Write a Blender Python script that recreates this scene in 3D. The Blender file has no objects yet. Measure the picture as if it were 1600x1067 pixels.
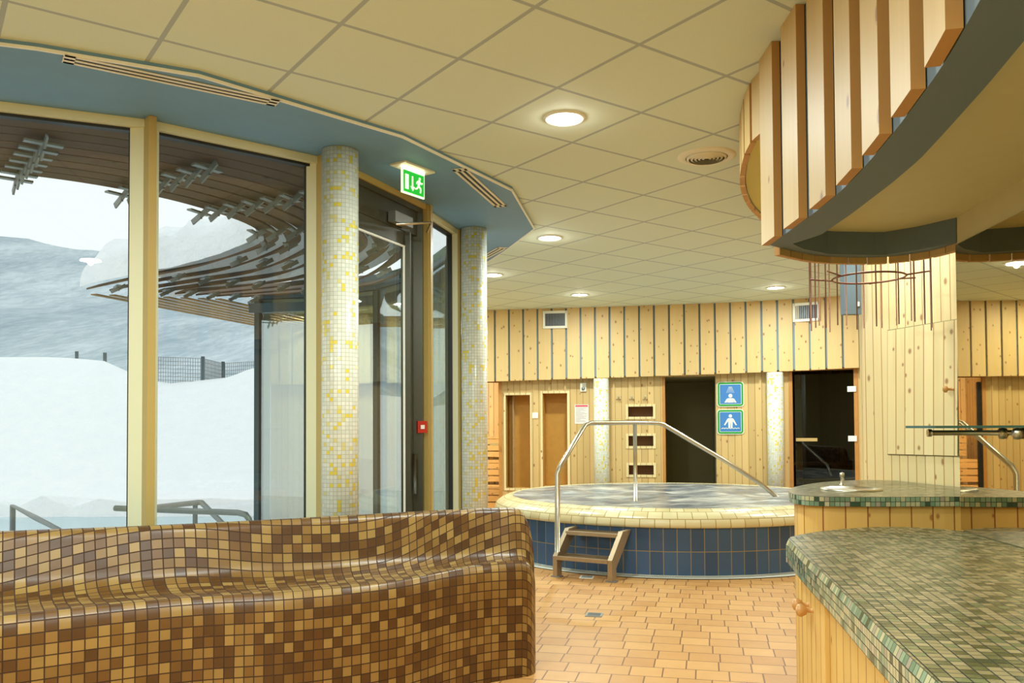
import bpy, bmesh, math, random
from math import sin, cos, pi, radians as rad
from mathutils import Vector, Matrix, noise
random.seed(7)
C = bpy.context.scene.collection
S = bpy.context.scene
H = 1.45           # eye height
ZC = 3.195         # ceiling height
# ---------------------------------------------------------------- camera
FPX, PITCH, ROLL, CX, CY = 1310.5, .0269, -.0057, 800., 630.6
_f = Vector((0, cos(PITCH), sin(PITCH))); _u = Vector((0, -sin(PITCH), cos(PITCH))); _x = Vector((1, 0, 0))
RX = _x*cos(ROLL) + _u*sin(ROLL); UP = -_x*sin(ROLL) + _u*cos(ROLL)
cam = bpy.data.cameras.new('camera'); co = bpy.data.objects.new('camera', cam); C.objects.link(co)
cam.sensor_width = 36; cam.lens = FPX/1600*36; cam.shift_y = (CY-533.5)/1600; cam.clip_start = .05; cam.clip_end = 2000
m = Matrix.Identity(4)
for i, v in enumerate((RX, UP, -_f)):
    for j in range(3): m[j][i] = v[j]
m[2][3] = H
co.matrix_world = m
S.camera = co
def ray(x, y): return RX*((x-CX)/FPX) - UP*((y-CY)/FPX) + _f
def at(x, y, z):                     # the point at height z seen at a photo position
    d = ray(x, y); return Vector((0, 0, H)) + d*((z-H)/d.z)
def atY(x, y, Y):                    # the point at depth Y
    d = ray(x, y); return Vector((0, 0, H)) + d*(Y/d.y)
# ---------------------------------------------------------------- world, exposure
w = bpy.data.worlds.new('sky'); S.world = w; w.use_nodes = True
bg = w.node_tree.nodes['Background']; bg.inputs[0].default_value = (.93, .965, 1.0, 1); bg.inputs[1].default_value = 1.2
S.view_settings.view_transform = 'Standard'; S.view_settings.look = 'None'; S.view_settings.gamma = 1
S.view_settings.use_curve_mapping = False; S.view_settings.exposure = 0.0
LAMP_W = 47.0
LAMP_C = (.78, .93, .93)
# ---------------------------------------------------------------- materials
def sc(r, g, b):
    f = lambda c: (c/255/12.92) if c/255 <= .04045 else ((c/255+.055)/1.055)**2.4
    return (f(r), f(g), f(b), 1)
class NT:
    def __init__(s, name):
        s.m = bpy.data.materials.new(name); s.m.use_nodes = True; s.t = s.m.node_tree
        s.b = s.t.nodes['Principled BSDF']; s.out = s.t.nodes['Material Output']
    def n(s, typ, **k):
        nd = s.t.nodes.new(typ)
        for a, v in k.items(): setattr(nd, a, v)
        return nd
    def l(s, a, b): s.t.links.new(a, b)
    def put(s, sock, v):
        if hasattr(v, 'is_output') or hasattr(v, 'links'): s.l(v, sock)
        else: sock.default_value = v
    def M(s, op, a, b=0., c=None):
        nd = s.n('ShaderNodeMath', operation=op); s.put(nd.inputs[0], a); s.put(nd.inputs[1], b)
        if c is not None: s.put(nd.inputs[2], c)
        return nd.outputs[0]
    def mix(s, f, a, b, mode='MIX'):
        nd = s.n('ShaderNodeMix', data_type='RGBA', blend_type=mode)
        s.put(nd.inputs[0], f); s.put(nd.inputs[6], a); s.put(nd.inputs[7], b); return nd.outputs[2]
    def xyz(s, x, y, z=0.):
        nd = s.n('ShaderNodeCombineXYZ'); s.put(nd.inputs[0], x); s.put(nd.inputs[1], y); s.put(nd.inputs[2], z); return nd.outputs[0]
    def sep(s, v):
        nd = s.n('ShaderNodeSeparateXYZ'); s.l(v, nd.inputs[0]); return nd.outputs
    def uv(s): return s.n('ShaderNodeTexCoord').outputs['UV']
    def ob(s): return s.n('ShaderNodeTexCoord').outputs['Object']
    def wn(s, v):
        nd = s.n('ShaderNodeTexWhiteNoise', noise_dimensions='3D'); s.l(v, nd.inputs[0]); return nd.outputs[0]
    def noise(s, v, scale, detail=3., rough=.5):
        nd = s.n('ShaderNodeTexNoise'); s.l(v, nd.inputs['Vector']); nd.inputs['Scale'].default_value = scale
        nd.inputs['Detail'].default_value = detail; nd.inputs['Roughness'].default_value = rough; return nd.outputs[0]
    def ramp(s, f, stops, const=False):
        nd = s.n('ShaderNodeValToRGB'); r = nd.color_ramp
        if const: r.interpolation = 'CONSTANT'
        while len(r.elements) < len(stops): r.elements.new(.5)
        for e, (p, c) in zip(r.elements, stops): e.position = p; e.color = c
        s.l(f, nd.inputs[0]); return nd.outputs[0]
    def bump(s, h, st=.3, d=.01):
        nd = s.n('ShaderNodeBump'); nd.inputs['Strength'].default_value = st; nd.inputs['Distance'].default_value = d
        s.l(h, nd.inputs['Height']); s.l(nd.outputs[0], s.b.inputs['Normal'])
def mat(name, col, rough=.5, metal=0., emit=None, es=0., coat=0., nz=.0):
    t = NT(name); b = t.b
    b.inputs['Base Color'].default_value = col; b.inputs['Roughness'].default_value = rough; b.inputs['Metallic'].default_value = metal
    b.inputs['Coat Weight'].default_value = coat
    if nz:
        n_ = t.noise(t.ob(), 14, 4); c = t.mix(n_, tuple(x*(1-nz) for x in col[:3])+(1,), tuple(min(1, x*(1+nz)) for x in col[:3])+(1,)); t.l(c, b.inputs['Base Color'])
    if emit: b.inputs['Emission Color'].default_value = emit; b.inputs['Emission Strength'].default_value = es
    return t.m
def wood(name, c0, c1, knot, plank=None, groove=None, rough=.5, vary=.25, ks=1.0, vert=True, dens=.45):
    t = NT(name); u, v, _ = t.sep(t.uv())
    if plank:
        q = t.M('DIVIDE', u, plank); pid = t.M('FLOOR', q); fr = t.M('FRACT', q)
    else: pid = t.M('FLOOR', t.M('DIVIDE', u, 10.))
    idv = t.xyz(pid, 3.7, 1.1); rnd = t.wn(idv)
    g = t.noise(t.xyz(t.M('MULTIPLY', u, 26.), t.M('MULTIPLY', v, 1.3), t.M('MULTIPLY', pid, 5.31)), 1., 5., .6)
    g2 = t.noise(t.xyz(t.M('MULTIPLY', u, 4.), t.M('MULTIPLY', v, .8), t.M('MULTIPLY', pid, 2.31)), 1., 2.)
    col = t.mix(t.M('MULTIPLY', t.M('ADD', g, g2), .5), c0, c1)
    dark = t.mix(rnd, (1-vary, 1-vary*1.05, 1-vary*1.3, 1), (1, 1, 1, 1))
    col = t.mix(1., col, dark, 'MULTIPLY')
    vo = t.n('ShaderNodeTexVoronoi', voronoi_dimensions='2D'); vo.inputs['Scale'].default_value = 1.
    t.l(t.xyz(t.M('ADD', t.M('MULTIPLY', u, 7.*ks), t.M('MULTIPLY', pid, 17.37)), t.M('ADD', t.M('MULTIPLY', v, 4.6*ks), t.M('MULTIPLY', pid, 5.13))), vo.inputs['Vector'])
    sz = t.M('MULTIPLY', t.wn(vo.outputs['Color']), 1.)
    on = t.M('GREATER_THAN', sz, 1-dens)
    kr = t.M('MULTIPLY', t.wn(t.xyz(t.sep(vo.outputs['Color'])[1], 7., 2.)), .05)
    k = t.M('MULTIPLY', on, t.M('LESS_THAN', vo.outputs['Distance'], t.M('ADD', kr, .036)))
    halo = t.M('MULTIPLY', on, t.M('LESS_THAN', vo.outputs['Distance'], t.M('MULTIPLY_ADD', kr, 1.3, .065)))
    col = t.mix(t.M('MULTIPLY', halo, .3), col, knot); col = t.mix(t.M('MULTIPLY', k, .75), col, knot)
    if plank:
        e = t.M('LESS_THAN', t.M('MULTIPLY', t.M('MINIMUM', fr, t.M('SUBTRACT', 1., fr)), plank), .0035)
        col = t.mix(e, col, groove or knot)
        t.bump(t.M('SUBTRACT', 1., e), .4, .004)
    t.l(col, t.b.inputs['Base Color']); t.b.inputs['Roughness'].default_value = rough
    return t.m
def mosaic(name, cols, size, grout, gw=.10, rough=.3, coat=0., sx=1., var=.12, off=0., bump=.5):
    """cols: [(cumulative start, colour)...] on the UV map in metres"""
    t = NT(name); u, v, _ = t.sep(t.uv())
    qv = t.M('DIVIDE', v, size); iv = t.M('FLOOR', qv)
    qu = t.M('ADD', t.M('DIVIDE', u, size*sx), t.M('MULTIPLY', iv, off)); iu = t.M('FLOOR', qu)
    rnd = t.wn(t.xyz(iu, iv, 5.)); r2 = t.wn(t.xyz(iv, iu, 9.))
    fu, fv = t.M('FRACT', qu), t.M('FRACT', qv)
    eu = t.M('MULTIPLY', t.M('MINIMUM', fu, t.M('SUBTRACT', 1., fu)), sx)
    ev = t.M('MINIMUM', fv, t.M('SUBTRACT', 1., fv))
    g = t.M('LESS_THAN', t.M('MINIMUM', eu, ev), gw/2)
    col = t.ramp(rnd, cols, True)
    col = t.mix(1., col, t.mix(r2, (1-var, 1-var, 1-var, 1), (1, 1, 1, 1)), 'MULTIPLY')
    col = t.mix(g, col, grout)
    t.l(col, t.b.inputs['Base Color'])
    t.l(t.M('ADD', t.M('MULTIPLY', g, .5), rough), t.b.inputs['Roughness'])
    t.b.inputs['Coat Weight'].default_value = coat
    t.bump(t.M('SUBTRACT', 1., g), bump, size*.06)
    return t.m
def glass(name, tint=(1, 1, 1, 1), refl=1.0, base=.0):     # thin pane: both faces reflect alike
    t = NT(name); t.t.nodes.remove(t.b)
    tr = t.n('ShaderNodeBsdfTransparent'); tr.inputs[0].default_value = tint
    gl = t.n('ShaderNodeBsdfGlossy'); gl.inputs['Roughness'].default_value = .0; gl.inputs[0].default_value = (.95, 1, .98, 1)
    fr = t.n('ShaderNodeFresnel'); gb = t.n('ShaderNodeNewGeometry').outputs['Backfacing']; t.l(t.M('MULTIPLY_ADD', gb, 1/1.5-1.5, 1.5), fr.inputs[0])
    f = t.M('MINIMUM', t.M('MULTIPLY_ADD', fr.outputs[0], refl, base), .95)
    mx = t.n('ShaderNodeMixShader'); t.l(f, mx.inputs[0]); t.l(tr.outputs[0], mx.inputs[1]); t.l(gl.outputs[0], mx.inputs[2])
    t.l(mx.outputs[0], t.out.inputs[0]); return t.m
MT = {}
MT['pine'] = wood('pine_boards', sc(232, 200, 138), sc(212, 172, 108), sc(140, 84, 40), vary=.14, dens=.62, ks=1.15)
MT['pine_big'] = wood('pine_canopy_boards', sc(214, 182, 118), sc(184, 144, 80), sc(130, 80, 38), vary=.14, ks=.8, dens=.4)
MT['pine_side'] = mat('pine_edge', sc(190, 140, 75), .6)
MT['plank'] = wood('pine_planks', sc(228, 196, 134), sc(208, 168, 102), sc(150, 92, 42), plank=.095, groove=sc(165, 115, 55), vary=.2, dens=.45)
MT['plank_lt'] = wood('pine_planks_pale', sc(242, 222, 168), sc(232, 204, 144), sc(150, 92, 44), plank=.085, groove=sc(175, 120, 55), vary=.1, dens=.4)
MT['plank_bar'] = wood('bar_front_planks', sc(240, 200, 120), sc(222, 176, 92), sc(160, 95, 40), plank=.11, groove=sc(150, 90, 35), vary=.12, dens=.35)
MT['plank_dk'] = wood('sauna_planks', sc(150, 100, 55), sc(120, 78, 40), sc(70, 40, 20), plank=.09, groove=sc(45, 25, 12), vary=.3)
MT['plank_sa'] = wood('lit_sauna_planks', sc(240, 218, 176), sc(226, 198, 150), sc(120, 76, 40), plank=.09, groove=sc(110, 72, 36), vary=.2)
MT['bench_wood'] = wood('sauna_bench_wood', sc(236, 206, 154), sc(216, 182, 128), sc(110, 70, 36), vary=.2)
MT['niche'] = mat('niche_lining', sc(205, 150, 60), .6, nz=.12)
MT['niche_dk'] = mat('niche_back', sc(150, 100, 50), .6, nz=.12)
MT['jamb'] = mat('door_jamb_wood', sc(190, 130, 60), .5, nz=.15)
MT['blue'] = mat('blue_paint', sc(112, 152, 186), .6, nz=.05)
MT['bluegap'] = mat('blue_grey_backing', sc(128, 146, 156), .7)
MT['slate'] = mat('grey_paint', sc(98, 114, 124), .6)
MT['cream'] = mat('cream_paint', sc(205, 196, 150), .6, nz=.04)
MT['yellow'] = mat('yellow_paint', sc(200, 180, 60), .5)
MT['white'] = mat('white_plastic', sc(238, 236, 226), .4)
MT['offwhite'] = mat('cream_grille_metal', sc(232, 226, 205), .4)
MT['black'] = mat('black_rubber', sc(22, 24, 24), .5)
MT['dark'] = mat('dark_interior', sc(150, 138, 96), .8)
MT['gold'] = mat('gold_frame_paint', sc(182, 156, 90), .45, nz=.03)
MT['pale'] = mat('pale_frame_paint', sc(220, 218, 184), .45)
MT['bronze'] = mat('dark_bronze_metal', sc(78, 76, 62), .35, .4)
MT['greyframe'] = mat('slate_frame_metal', sc(82, 98, 104), .4, .2)
MT['steel'] = mat('brushed_steel', sc(200, 190, 168), .28, 1.)
MT['galv'] = mat('galvanised_metal', sc(150, 152, 150), .5, .7, nz=.1)
MT['rust'] = mat('rusty_iron', sc(120, 72, 48), .6, .4)
MT['stairmetal'] = mat('tread_grating_metal', sc(176, 152, 118), .45, .6, nz=.15)
MT['red'] = mat('red_plastic', sc(190, 40, 25), .4)
MT['knob'] = mat('turned_wood', sc(205, 150, 85), .4)
MT['green'] = mat('sign_green', sc(20, 150, 45), .4)
MT['signblue'] = mat('sign_blue', sc(62, 125, 190), .4)
MT['signwhite'] = mat('sign_white', sc(235, 232, 215), .4)
MT['pink'] = mat('notice_header', sc(215, 80, 95), .5)
MT['paper'] = mat('notice_paper', sc(238, 226, 215), .6)
MT['ink'] = mat('notice_print', sc(150, 140, 140), .6)
MT['lamp'] = mat('lamp_lens', (1, 1, 1, 1), .4, emit=(1, .93, .78, 1), es=10)
MT['exit_green'] = mat('lit_sign_green', sc(10, 140, 40), .4, emit=sc(15, 175, 50), es=.9)
MT['exit_white'] = mat('lit_sign_white', sc(240, 250, 220), .4, emit=sc(235, 255, 200), es=1.1)
MT['exit_tube'] = mat('lit_sign_tube', (1, 1, 1, 1), .4, emit=(1, 1, .7, 1), es=6)
MT['glass'] = glass('window_glass', (.93, .97, .95, 1), .9)
MT['glass_rf'] = glass('reflective_outer_glass', (.70, .75, .75, 1), 1.1, .30)
MT['glass_dk'] = glass('smoked_sauna_glass', (.30, .24, .19, 1), 1.0, .0)
MT['glass_cl'] = glass('sauna_glass', (.95, .88, .76, 1), .6)
MT['green_glass'] = mat('green_glass_shelf', sc(50, 90, 78), .08)
MT['mirror'] = mat('mirror_silver', sc(200, 185, 150), .01, 1.)
MT['timber'] = wood('weathered_canopy_timber', sc(134, 98, 64), sc(84, 62, 42), sc(50, 34, 24), vary=.5, rough=.7)
MT['gap_dark'] = mat('dark_gap_sheet', sc(52, 42, 32), .8)
MT['timber_y'] = wood('yellow_canopy_timber', sc(190, 145, 80), sc(150, 108, 58), sc(80, 50, 28), vary=.3, rough=.7)
t = NT('snow'); n_ = t.noise(t.ob(), 3., 5.); t.l(t.mix(n_, sc(238, 241, 246), sc(252, 252, 252)), t.b.inputs['Base Color']); t.b.inputs['Roughness'].default_value = .8
t.bump(t.noise(t.ob(), 9., 6.), .5, .08); MT['snow'] = t.m
t = NT('hazed_snowy_forest'); o = t.ob()
x, y, z = t.sep(o); o2 = t.xyz(x, t.M('MULTIPLY', y, .01), t.M('MULTIPLY', z, .9))
a = t.noise(o2, .05, 6., .6); b_ = t.noise(o2, .8, 4., .75)
t.l(t.mix(t.M('MULTIPLY', a, b_), sc(110, 130, 144), sc(215, 224, 232)), t.b.inputs['Base Color'])
c_ = t.ramp(t.M('ADD', t.M('MULTIPLY', a, .6), t.M('MULTIPLY', b_, .4)), [(.34, sc(146, 162, 174)), (.50, sc(176, 190, 199)), (.66, sc(212, 220, 226))])  # pale blue-grey tones put distance haze into the forest colour
t.l(c_, t.b.inputs['Base Color']); t.b.inputs['Roughness'].default_value = 1.; MT['hazed_forest'] = t.m
# bench tiles, columns, bars, pool
MT['bench'] = mosaic('amber_mosaic', [(0, sc(88, 56, 24)), (.22, sc(110, 74, 32)), (.42, sc(142, 106, 54)), (.68, sc(160, 126, 68)), (.90, sc(124, 88, 38))], .05, sc(62, 38, 18), .11, .36, var=.14)
MT['column'] = mosaic('white_yellow_mosaic', [(0, sc(222, 222, 208)), (.5, sc(232, 230, 216)), (.86, sc(226, 214, 140)), (.90, sc(236, 212, 80))], .0247, sc(186, 180, 156), .12, .25, var=.06)
MT['barm'] = mosaic('green_mosaic', [(0, sc(84, 84, 44)), (.18, sc(108, 106, 64)), (.34, sc(156, 140, 98)), (.62, sc(172, 154, 112)), (.82, sc(122, 128, 84)), (.93, sc(60, 72, 44))], .03, sc(38, 36, 24), .11, .22, var=.15)
MT['bare'] = mosaic('green_edge_mosaic', [(0, sc(190, 186, 146)), (.34, sc(140, 164, 134)), (.6, sc(112, 140, 112)), (.78, sc(168, 158, 138)), (.88, sc(52, 80, 58))], .025, sc(60, 48, 32), .12, .2, var=.12)
MT['pooltile'] = mosaic('blue_pool_tile', [(0, sc(52, 80, 112)), (.5, sc(60, 90, 124))], .235, sc(150, 128, 80), .03, .3, sx=.55, var=.15, bump=.2)
MT['rim'] = mosaic('cream_rim_tile', [(0, sc(214, 194, 142)), (.5, sc(222, 206, 158))], .115, sc(168, 138, 80), .07, .3, sx=1.25, var=.08, off=.5)
t = NT('terracotta_floor'); x, y, z = t.sep(t.ob()); ca, sa = cos(rad(-13)), sin(rad(-13))
fx = t.M('ADD', t.M('MULTIPLY', x, ca), t.M('MULTIPLY', y, sa)); fy = t.M('SUBTRACT', t.M('MULTIPLY', y, ca), t.M('MULTIPLY', x, sa))
q = t.M('DIVIDE', fy, .19); iy = t.M('FLOOR', q); qx = t.M('ADD', t.M('DIVIDE', fx, .19), t.M('MULTIPLY', t.wn(t.xyz(iy, 2., 3.)), 1.)); ix = t.M('FLOOR', qx)
fu, fv = t.M('FRACT', qx), t.M('FRACT', q)
e = t.M('MINIMUM', t.M('MINIMUM', fu, t.M('SUBTRACT', 1., fu)), t.M('MINIMUM', fv, t.M('SUBTRACT', 1., fv)))
g = t.M('LESS_THAN', e, .022)
r_ = t.wn(t.xyz(ix, iy, 1.)); nn = t.noise(t.ob(), 7., 5., .6)
cc = t.mix(t.M('ADD', t.M('MULTIPLY', r_, .5), t.M('MULTIPLY', nn, .5)), sc(186, 128, 66), sc(222, 170, 102))
t.l(t.mix(g, cc, sc(128, 82, 42)), t.b.inputs['Base Color']); t.b.inputs['Roughness'].default_value = .42
t.bump(t.M('ADD', t.M('SUBTRACT', 1., g), t.M('MULTIPLY', nn, .5)), .4, .006); MT['floor'] = t.m
t = NT('ceiling_tiles'); x, y, z = t.sep(t.ob()); ga = rad(35.7136); gx0, gy0 = -1.0811, 4.0729
dx, dy = t.M('SUBTRACT', x, gx0), t.M('SUBTRACT', y, gy0)
bb = t.M('ADD', t.M('MULTIPLY', dx, cos(ga)), t.M('MULTIPLY', dy, sin(ga))); aa = t.M('SUBTRACT', t.M('MULTIPLY', dx, sin(ga)), t.M('MULTIPLY', dy, cos(ga)))
def edge(v_):
    f = t.M('FRACT', t.M('ADD', t.M('DIVIDE', v_, .6), .5)); return t.M('MULTIPLY', t.M('ABSOLUTE', t.M('SUBTRACT', f, .5)), .6)
g = t.M('LESS_THAN', t.M('MINIMUM', edge(aa), edge(bb)), .011)
nn = t.noise(t.ob(), 160., 2.)
t.l(t.mix(g, t.mix(nn, sc(212, 224, 210), sc(222, 234, 220)), sc(172, 184, 186)), t.b.inputs['Base Color']); t.b.inputs['Roughness'].default_value = .8; MT['ceil'] = t.m
t = NT('whirlpool_water'); o = t.ob()
n1 = t.noise(t.xyz(*[t.M('MULTIPLY', a_, k_) for a_, k_ in zip(t.sep(o), (1.3, 3.2, 1.))]), 1.1, 6., .62)
t.l(t.ramp(n1, [(.36, sc(84, 94, 104)), (.50, sc(138, 138, 136)), (.64, sc(196, 190, 178))]), t.b.inputs['Base Color']); t.b.inputs['Roughness'].default_value = .22  # grey to beige streaks carry reflections in the colour, along with the foam
t.bump(n1, .6, .12); MT['foam_reflect'] = t.m
t = NT('outdoor_water'); t.b.inputs['Base Color'].default_value = sc(170, 200, 205); t.b.inputs['Roughness'].default_value = .15
t.bump(t.noise(t.ob(), 5., 3.), .1, .02); MT['outwater'] = t.m
# ---------------------------------------------------------------- mesh building
class MB:
    def __init__(s): s.v = []; s.f = []; s.uv = []; s.mi = []; s.sm = []
    def face(s, pts, uvs=None, mi=0, sm=False):
        i = len(s.v); s.v += [tuple(p) for p in pts]; s.f.append(tuple(range(i, i+len(pts))))
        s.uv.append([tuple(q)[:2] for q in (uvs or [(p[0], p[1]) for p in pts])]); s.mi.append(mi); s.sm.append(sm); return s
    def grid(s, P, UV=None, mi=0, sm=True, closeu=False):
        """P[i][j]; UV same shape"""
        i0 = len(s.v); n, m_ = len(P), len(P[0])
        for r in P: s.v += [tuple(p) for p in r]
        for i in range(n-1 + (1 if closeu else 0)):
            for j in range(m_-1):
                a, b = i, (i+1) % n
                s.f.append((i0+a*m_+j, i0+b*m_+j, i0+b*m_+j+1, i0+a*m_+j+1))
                if UV: s.uv.append([UV[i][j], UV[i+1][j], UV[i+1][j+1], UV[i][j+1]])
                else: s.uv.append([(i, j), (i+1, j), (i+1, j+1), (i, j+1)])
                s.mi.append(mi); s.sm.append(sm)
        return s
    def box(s, c, size, rz=0., mi=0, uo=0., M=None, tilt=None):
        """box centred at c, size, rotated about z; UV u = along longest horizontal / v = z"""
        hx, hy, hz = (k/2 for k in size); R = Matrix.Rotation(rz, 3, 'Z')
        if tilt: R = R @ tilt
        if M is not None: R = M
        c = Vector(c)
        cs = {(i, j, k): Vector((i*hx, j*hy, k*hz)) for i in (-1, 1) for j in (-1, 1) for k in (-1, 1)}
        F = [((-1,-1,-1),(1,-1,-1),(1,-1,1),(-1,-1,1)), ((1,1,-1),(-1,1,-1),(-1,1,1),(1,1,1)), ((1,-1,-1),(1,1,-1),(1,1,1),(1,-1,1)),
             ((-1,1,-1),(-1,-1,-1),(-1,-1,1),(-1,1,1)), ((-1,-1,1),(1,-1,1),(1,1,1),(-1,1,1)), ((-1,1,-1),(1,1,-1),(1,-1,-1),(-1,-1,-1))]
        for k, q in enumerate(F):
            L = [cs[a] for a in q]
            if k < 2: uv = [(p.x+hx+uo, p.z) for p in L]
            elif k < 4: uv = [(p.y+hy+uo, p.z) for p in L]
            else: uv = [(p.x+hx+uo, p.y) for p in L]
            if size[0] > size[2]*1.5 and size[0] > size[1]*1.5: uv = [((p.z if k < 2 else p.y)+uo+.5, p.x) for p in L]
            if size[1] > size[2]*1.5 and size[1] > size[0]*1.5: uv = [((p.z if k in (2, 3) else p.x)+uo+.5, p.y) for p in L]
            s.face([c + R @ p for p in L], uv, mi)
        return s
    def bar(s, a, b, w_, h_, mi=0, uo=0., up=Vector((0, 0, 1))):
        a, b = Vector(a), Vector(b); d = b-a; X_ = d.normalized(); Y_ = up.cross(X_)
        if Y_.length < 1e-4: Y_ = Vector((0, 1, 0)).cross(X_)
        Y_.normalize(); Z_ = X_.cross(Y_); R = Matrix((X_, Y_, Z_)).transposed()
        return s.box((a+b)/2, (d.length, w_, h_), mi=mi, uo=uo, M=R)
    def tube(s, pts, r, n=10, mi=0, cap=True, closed=False):
        pts = [Vector(p) for p in pts]; N = len(pts); rings = []; prev = None
        for i, p in enumerate(pts):
            if closed: d = pts[(i+1) % N]-pts[i-1]
            else: d = pts[min(i+1, N-1)]-pts[max(i-1, 0)]
            d.normalize(); ref = prev if prev is not None else (Vector((0, 0, 1)) if abs(d.z) < .9 else Vector((1, 0, 0)))
            a = (ref - d*ref.dot(d)).normalized(); b = d.cross(a); prev = a
            rr = r[i] if isinstance(r, (list, tuple)) else r
            rings.append([p + (a*cos(2*pi*k/n) + b*sin(2*pi*k/n))*rr for k in range(n+1)])
        s.grid(rings, mi=mi, closeu=False)
        if closed: s.grid([rings[-1], rings[0]], mi=mi)
        elif cap: s.face(rings[0][:-1][::-1], mi=mi); s.face(rings[-1][:-1], mi=mi)
        return s
    def lathe(s, c, prof, n=24, mi=0, R=None, us=1.):
        c = Vector(c); P = []; UV = []
        L = [0.]
        for a, b in zip(prof, prof[1:]): L.append(L[-1]+math.hypot(a[0]-b[0], a[1]-b[1]))
        rm = max(p[0] for p in prof)
        for k in range(n+1):
            a = 2*pi*k/n
            row = [Vector((r_*cos(a), r_*sin(a), z_)) for r_, z_ in prof]
            P.append([c + (R @ q if R else q) for q in row]); UV.append([(a*rm*us, l_) for l_ in L])
        return s.grid(P, UV, mi=mi)
    def poly(s, pts, z0, z1=None, mi=0, mis=None, uvr=0., uo=0., cap=True):
        """prism / flat polygon from a plan outline"""
        cr, sr = cos(uvr), sin(uvr)
        def pl(z_, rev):
            L = [Vector((p[0], p[1], z_)) for p in pts]; u = [(p[0]*cr+p[1]*sr, -p[0]*sr+p[1]*cr) for p in pts]
            if rev: L.reverse(); u.reverse()
            s.face(L, u, mi)
        if z1 is None: pl(z0, False); return s
        if cap: pl(z0, True); pl(z1, False)
        u = uo; n = len(pts)
        for i in range(n):
            a, b = pts[i], pts[(i+1) % n]; d = math.hypot(a[0]-b[0], a[1]-b[1])
            s.face([(a[0], a[1], z0), (b[0], b[1], z0), (b[0], b[1], z1), (a[0], a[1], z1)], [(u, z0), (u+d, z0), (u+d, z1), (u, z1)], mi if mis is None else mis)
            u += d
        return s
    def build(s, name, mats, parent=None, loc=None):
        me = bpy.data.meshes.new(name)
        if loc is not None: s.v = [(a-loc[0], b-loc[1], c-loc[2]) for a, b, c in s.v]
        me.from_pydata(s.v, [], s.f); ul = me.uv_layers.new(name='UVMap'); k = 0
        for f in s.uv:
            for q in f: ul.data[k].uv = q; k += 1
        for i, p in enumerate(me.polygons): p.material_index = s.mi[i]; p.use_smooth = s.sm[i]
        for m_ in (mats if isinstance(mats, (list, tuple)) else [mats]): me.materials.append(MT[m_] if isinstance(m_, str) else m_)
        bm = bmesh.new(); bm.from_mesh(me); bmesh.ops.remove_doubles(bm, verts=bm.verts, dist=1e-5); bm.normal_update(); bm.to_mesh(me); bm.free()
        o = bpy.data.objects.new(name, me); C.objects.link(o)
        if loc is not None: o.location = loc
        if parent: o.parent = parent
        return o
def tag(o, label, cat, group=None, kind=None):
    o['label'] = label; o['category'] = cat
    if group: o['group'] = group
    if kind: o['kind'] = kind
    return o
def st(o): o['kind'] = 'structure'; return o
def empty(name, loc=(0, 0, 0), rz=0.):
    o = bpy.data.objects.new(name, None); C.objects.link(o); o.location = loc; o.rotation_euler.z = rz; return o
def copy_tree(o, parent=None):
    c = o.copy(); C.objects.link(c)
    if parent: c.parent = parent
    for ch in list(o.children): copy_tree(ch, c)
    return c
def smooth(pts, n=6, closed=False):
    pts = [Vector(p) for p in pts]; N = len(pts); out = []
    for i in range(N if closed else N-1):
        if closed: a, b, c, d = pts[i-1], pts[i], pts[(i+1) % N], pts[(i+2) % N]
        else: a, b, c, d = pts[max(i-1, 0)], pts[i], pts[i+1], pts[min(i+2, N-1)]
        for k in range(n):
            t_ = k/n; out.append(.5*((2*b)+(c-a)*t_+(2*a-5*b+4*c-d)*t_*t_+(3*b-a-3*c+d)*t_**3))
    if not closed: out.append(pts[-1])
    return out
class Line:
    """a plan polyline measured by its length"""
    def __init__(s, pts):
        s.p = [Vector((a, b)) for a, b in pts]; s.s = [0.]
        for a, b in zip(s.p, s.p[1:]): s.s.append(s.s[-1]+(b-a).length)
        s.len = s.s[-1]
    def at(s, u):
        i = 0
        while i < len(s.s)-2 and u > s.s[i+1]: i += 1
        d = (s.p[i+1]-s.p[i]).normalized(); return s.p[i]+d*(u-s.s[i]), d
    def hit(s, px):                    # length at which the sight line of a photo column meets the wall
        r = ray(px, 600); k = r.x/r.y
        for i in range(len(s.p)-1):
            a, b = s.p[i], s.p[i+1]; fa, fb = a.x-k*a.y, b.x-k*b.y
            if fa*fb <= 0: return s.s[i]+(b-a).length*fa/(fa-fb)
        return s.len
    def pts(s, u0, u1):
        return [u0]+[q for q in s.s if u0+1e-4 < q < u1-1e-4]+[u1]

# ================================================================ ROOM SHELL
FACADE = [(-6.6, 3.95), (-4.3, 3.95), (-3.35, 4.08), (-2.02, 4.63), (-1.20, 5.30), (-.70, 6.48), (-.47, 7.30), (-.58, 8.35), (-.95, 9.35), (-1.6, 10.2), (-2.4, 10.75), (-3.32, 10.95)]
WF = [(-3.85, 13.13), (-.4, 12.58), (.96, 12.37), (1.88, 12.2), (3.12, 11.93), (4.03, 11.62), (4.9, 11.15), (7.4, 9.6)]
UPW = Line(WF)                                           # upper boarded band
LOW = Line([(a+.03, b+.14) for a, b in WF])              # plank wall under it, set back
floor_out = [(-6.6, -3), (7.4, -3), (7.4, 9.75), (4.95, 11.35), (3.15, 12.1), (.97, 12.55), (-.38, 12.75), (-3.85, 13.3), (-3.8, 13.05), (-3.25, 10.97)] + FACADE[:-1][::-1]
st(MB().poly([p for p in floor_out], 0.0).build('floor', 'floor'))
big = [(-6.6, -3), (7.4, -3), (7.4, 9.75), (4.95, 11.35), (3.15, 12.1), (.97, 12.55), (-.38, 12.75), (-3.85, 13.3), (-3.8, 13.05), (-3.25, 10.97)] + FACADE[:-1][::-1]
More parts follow.
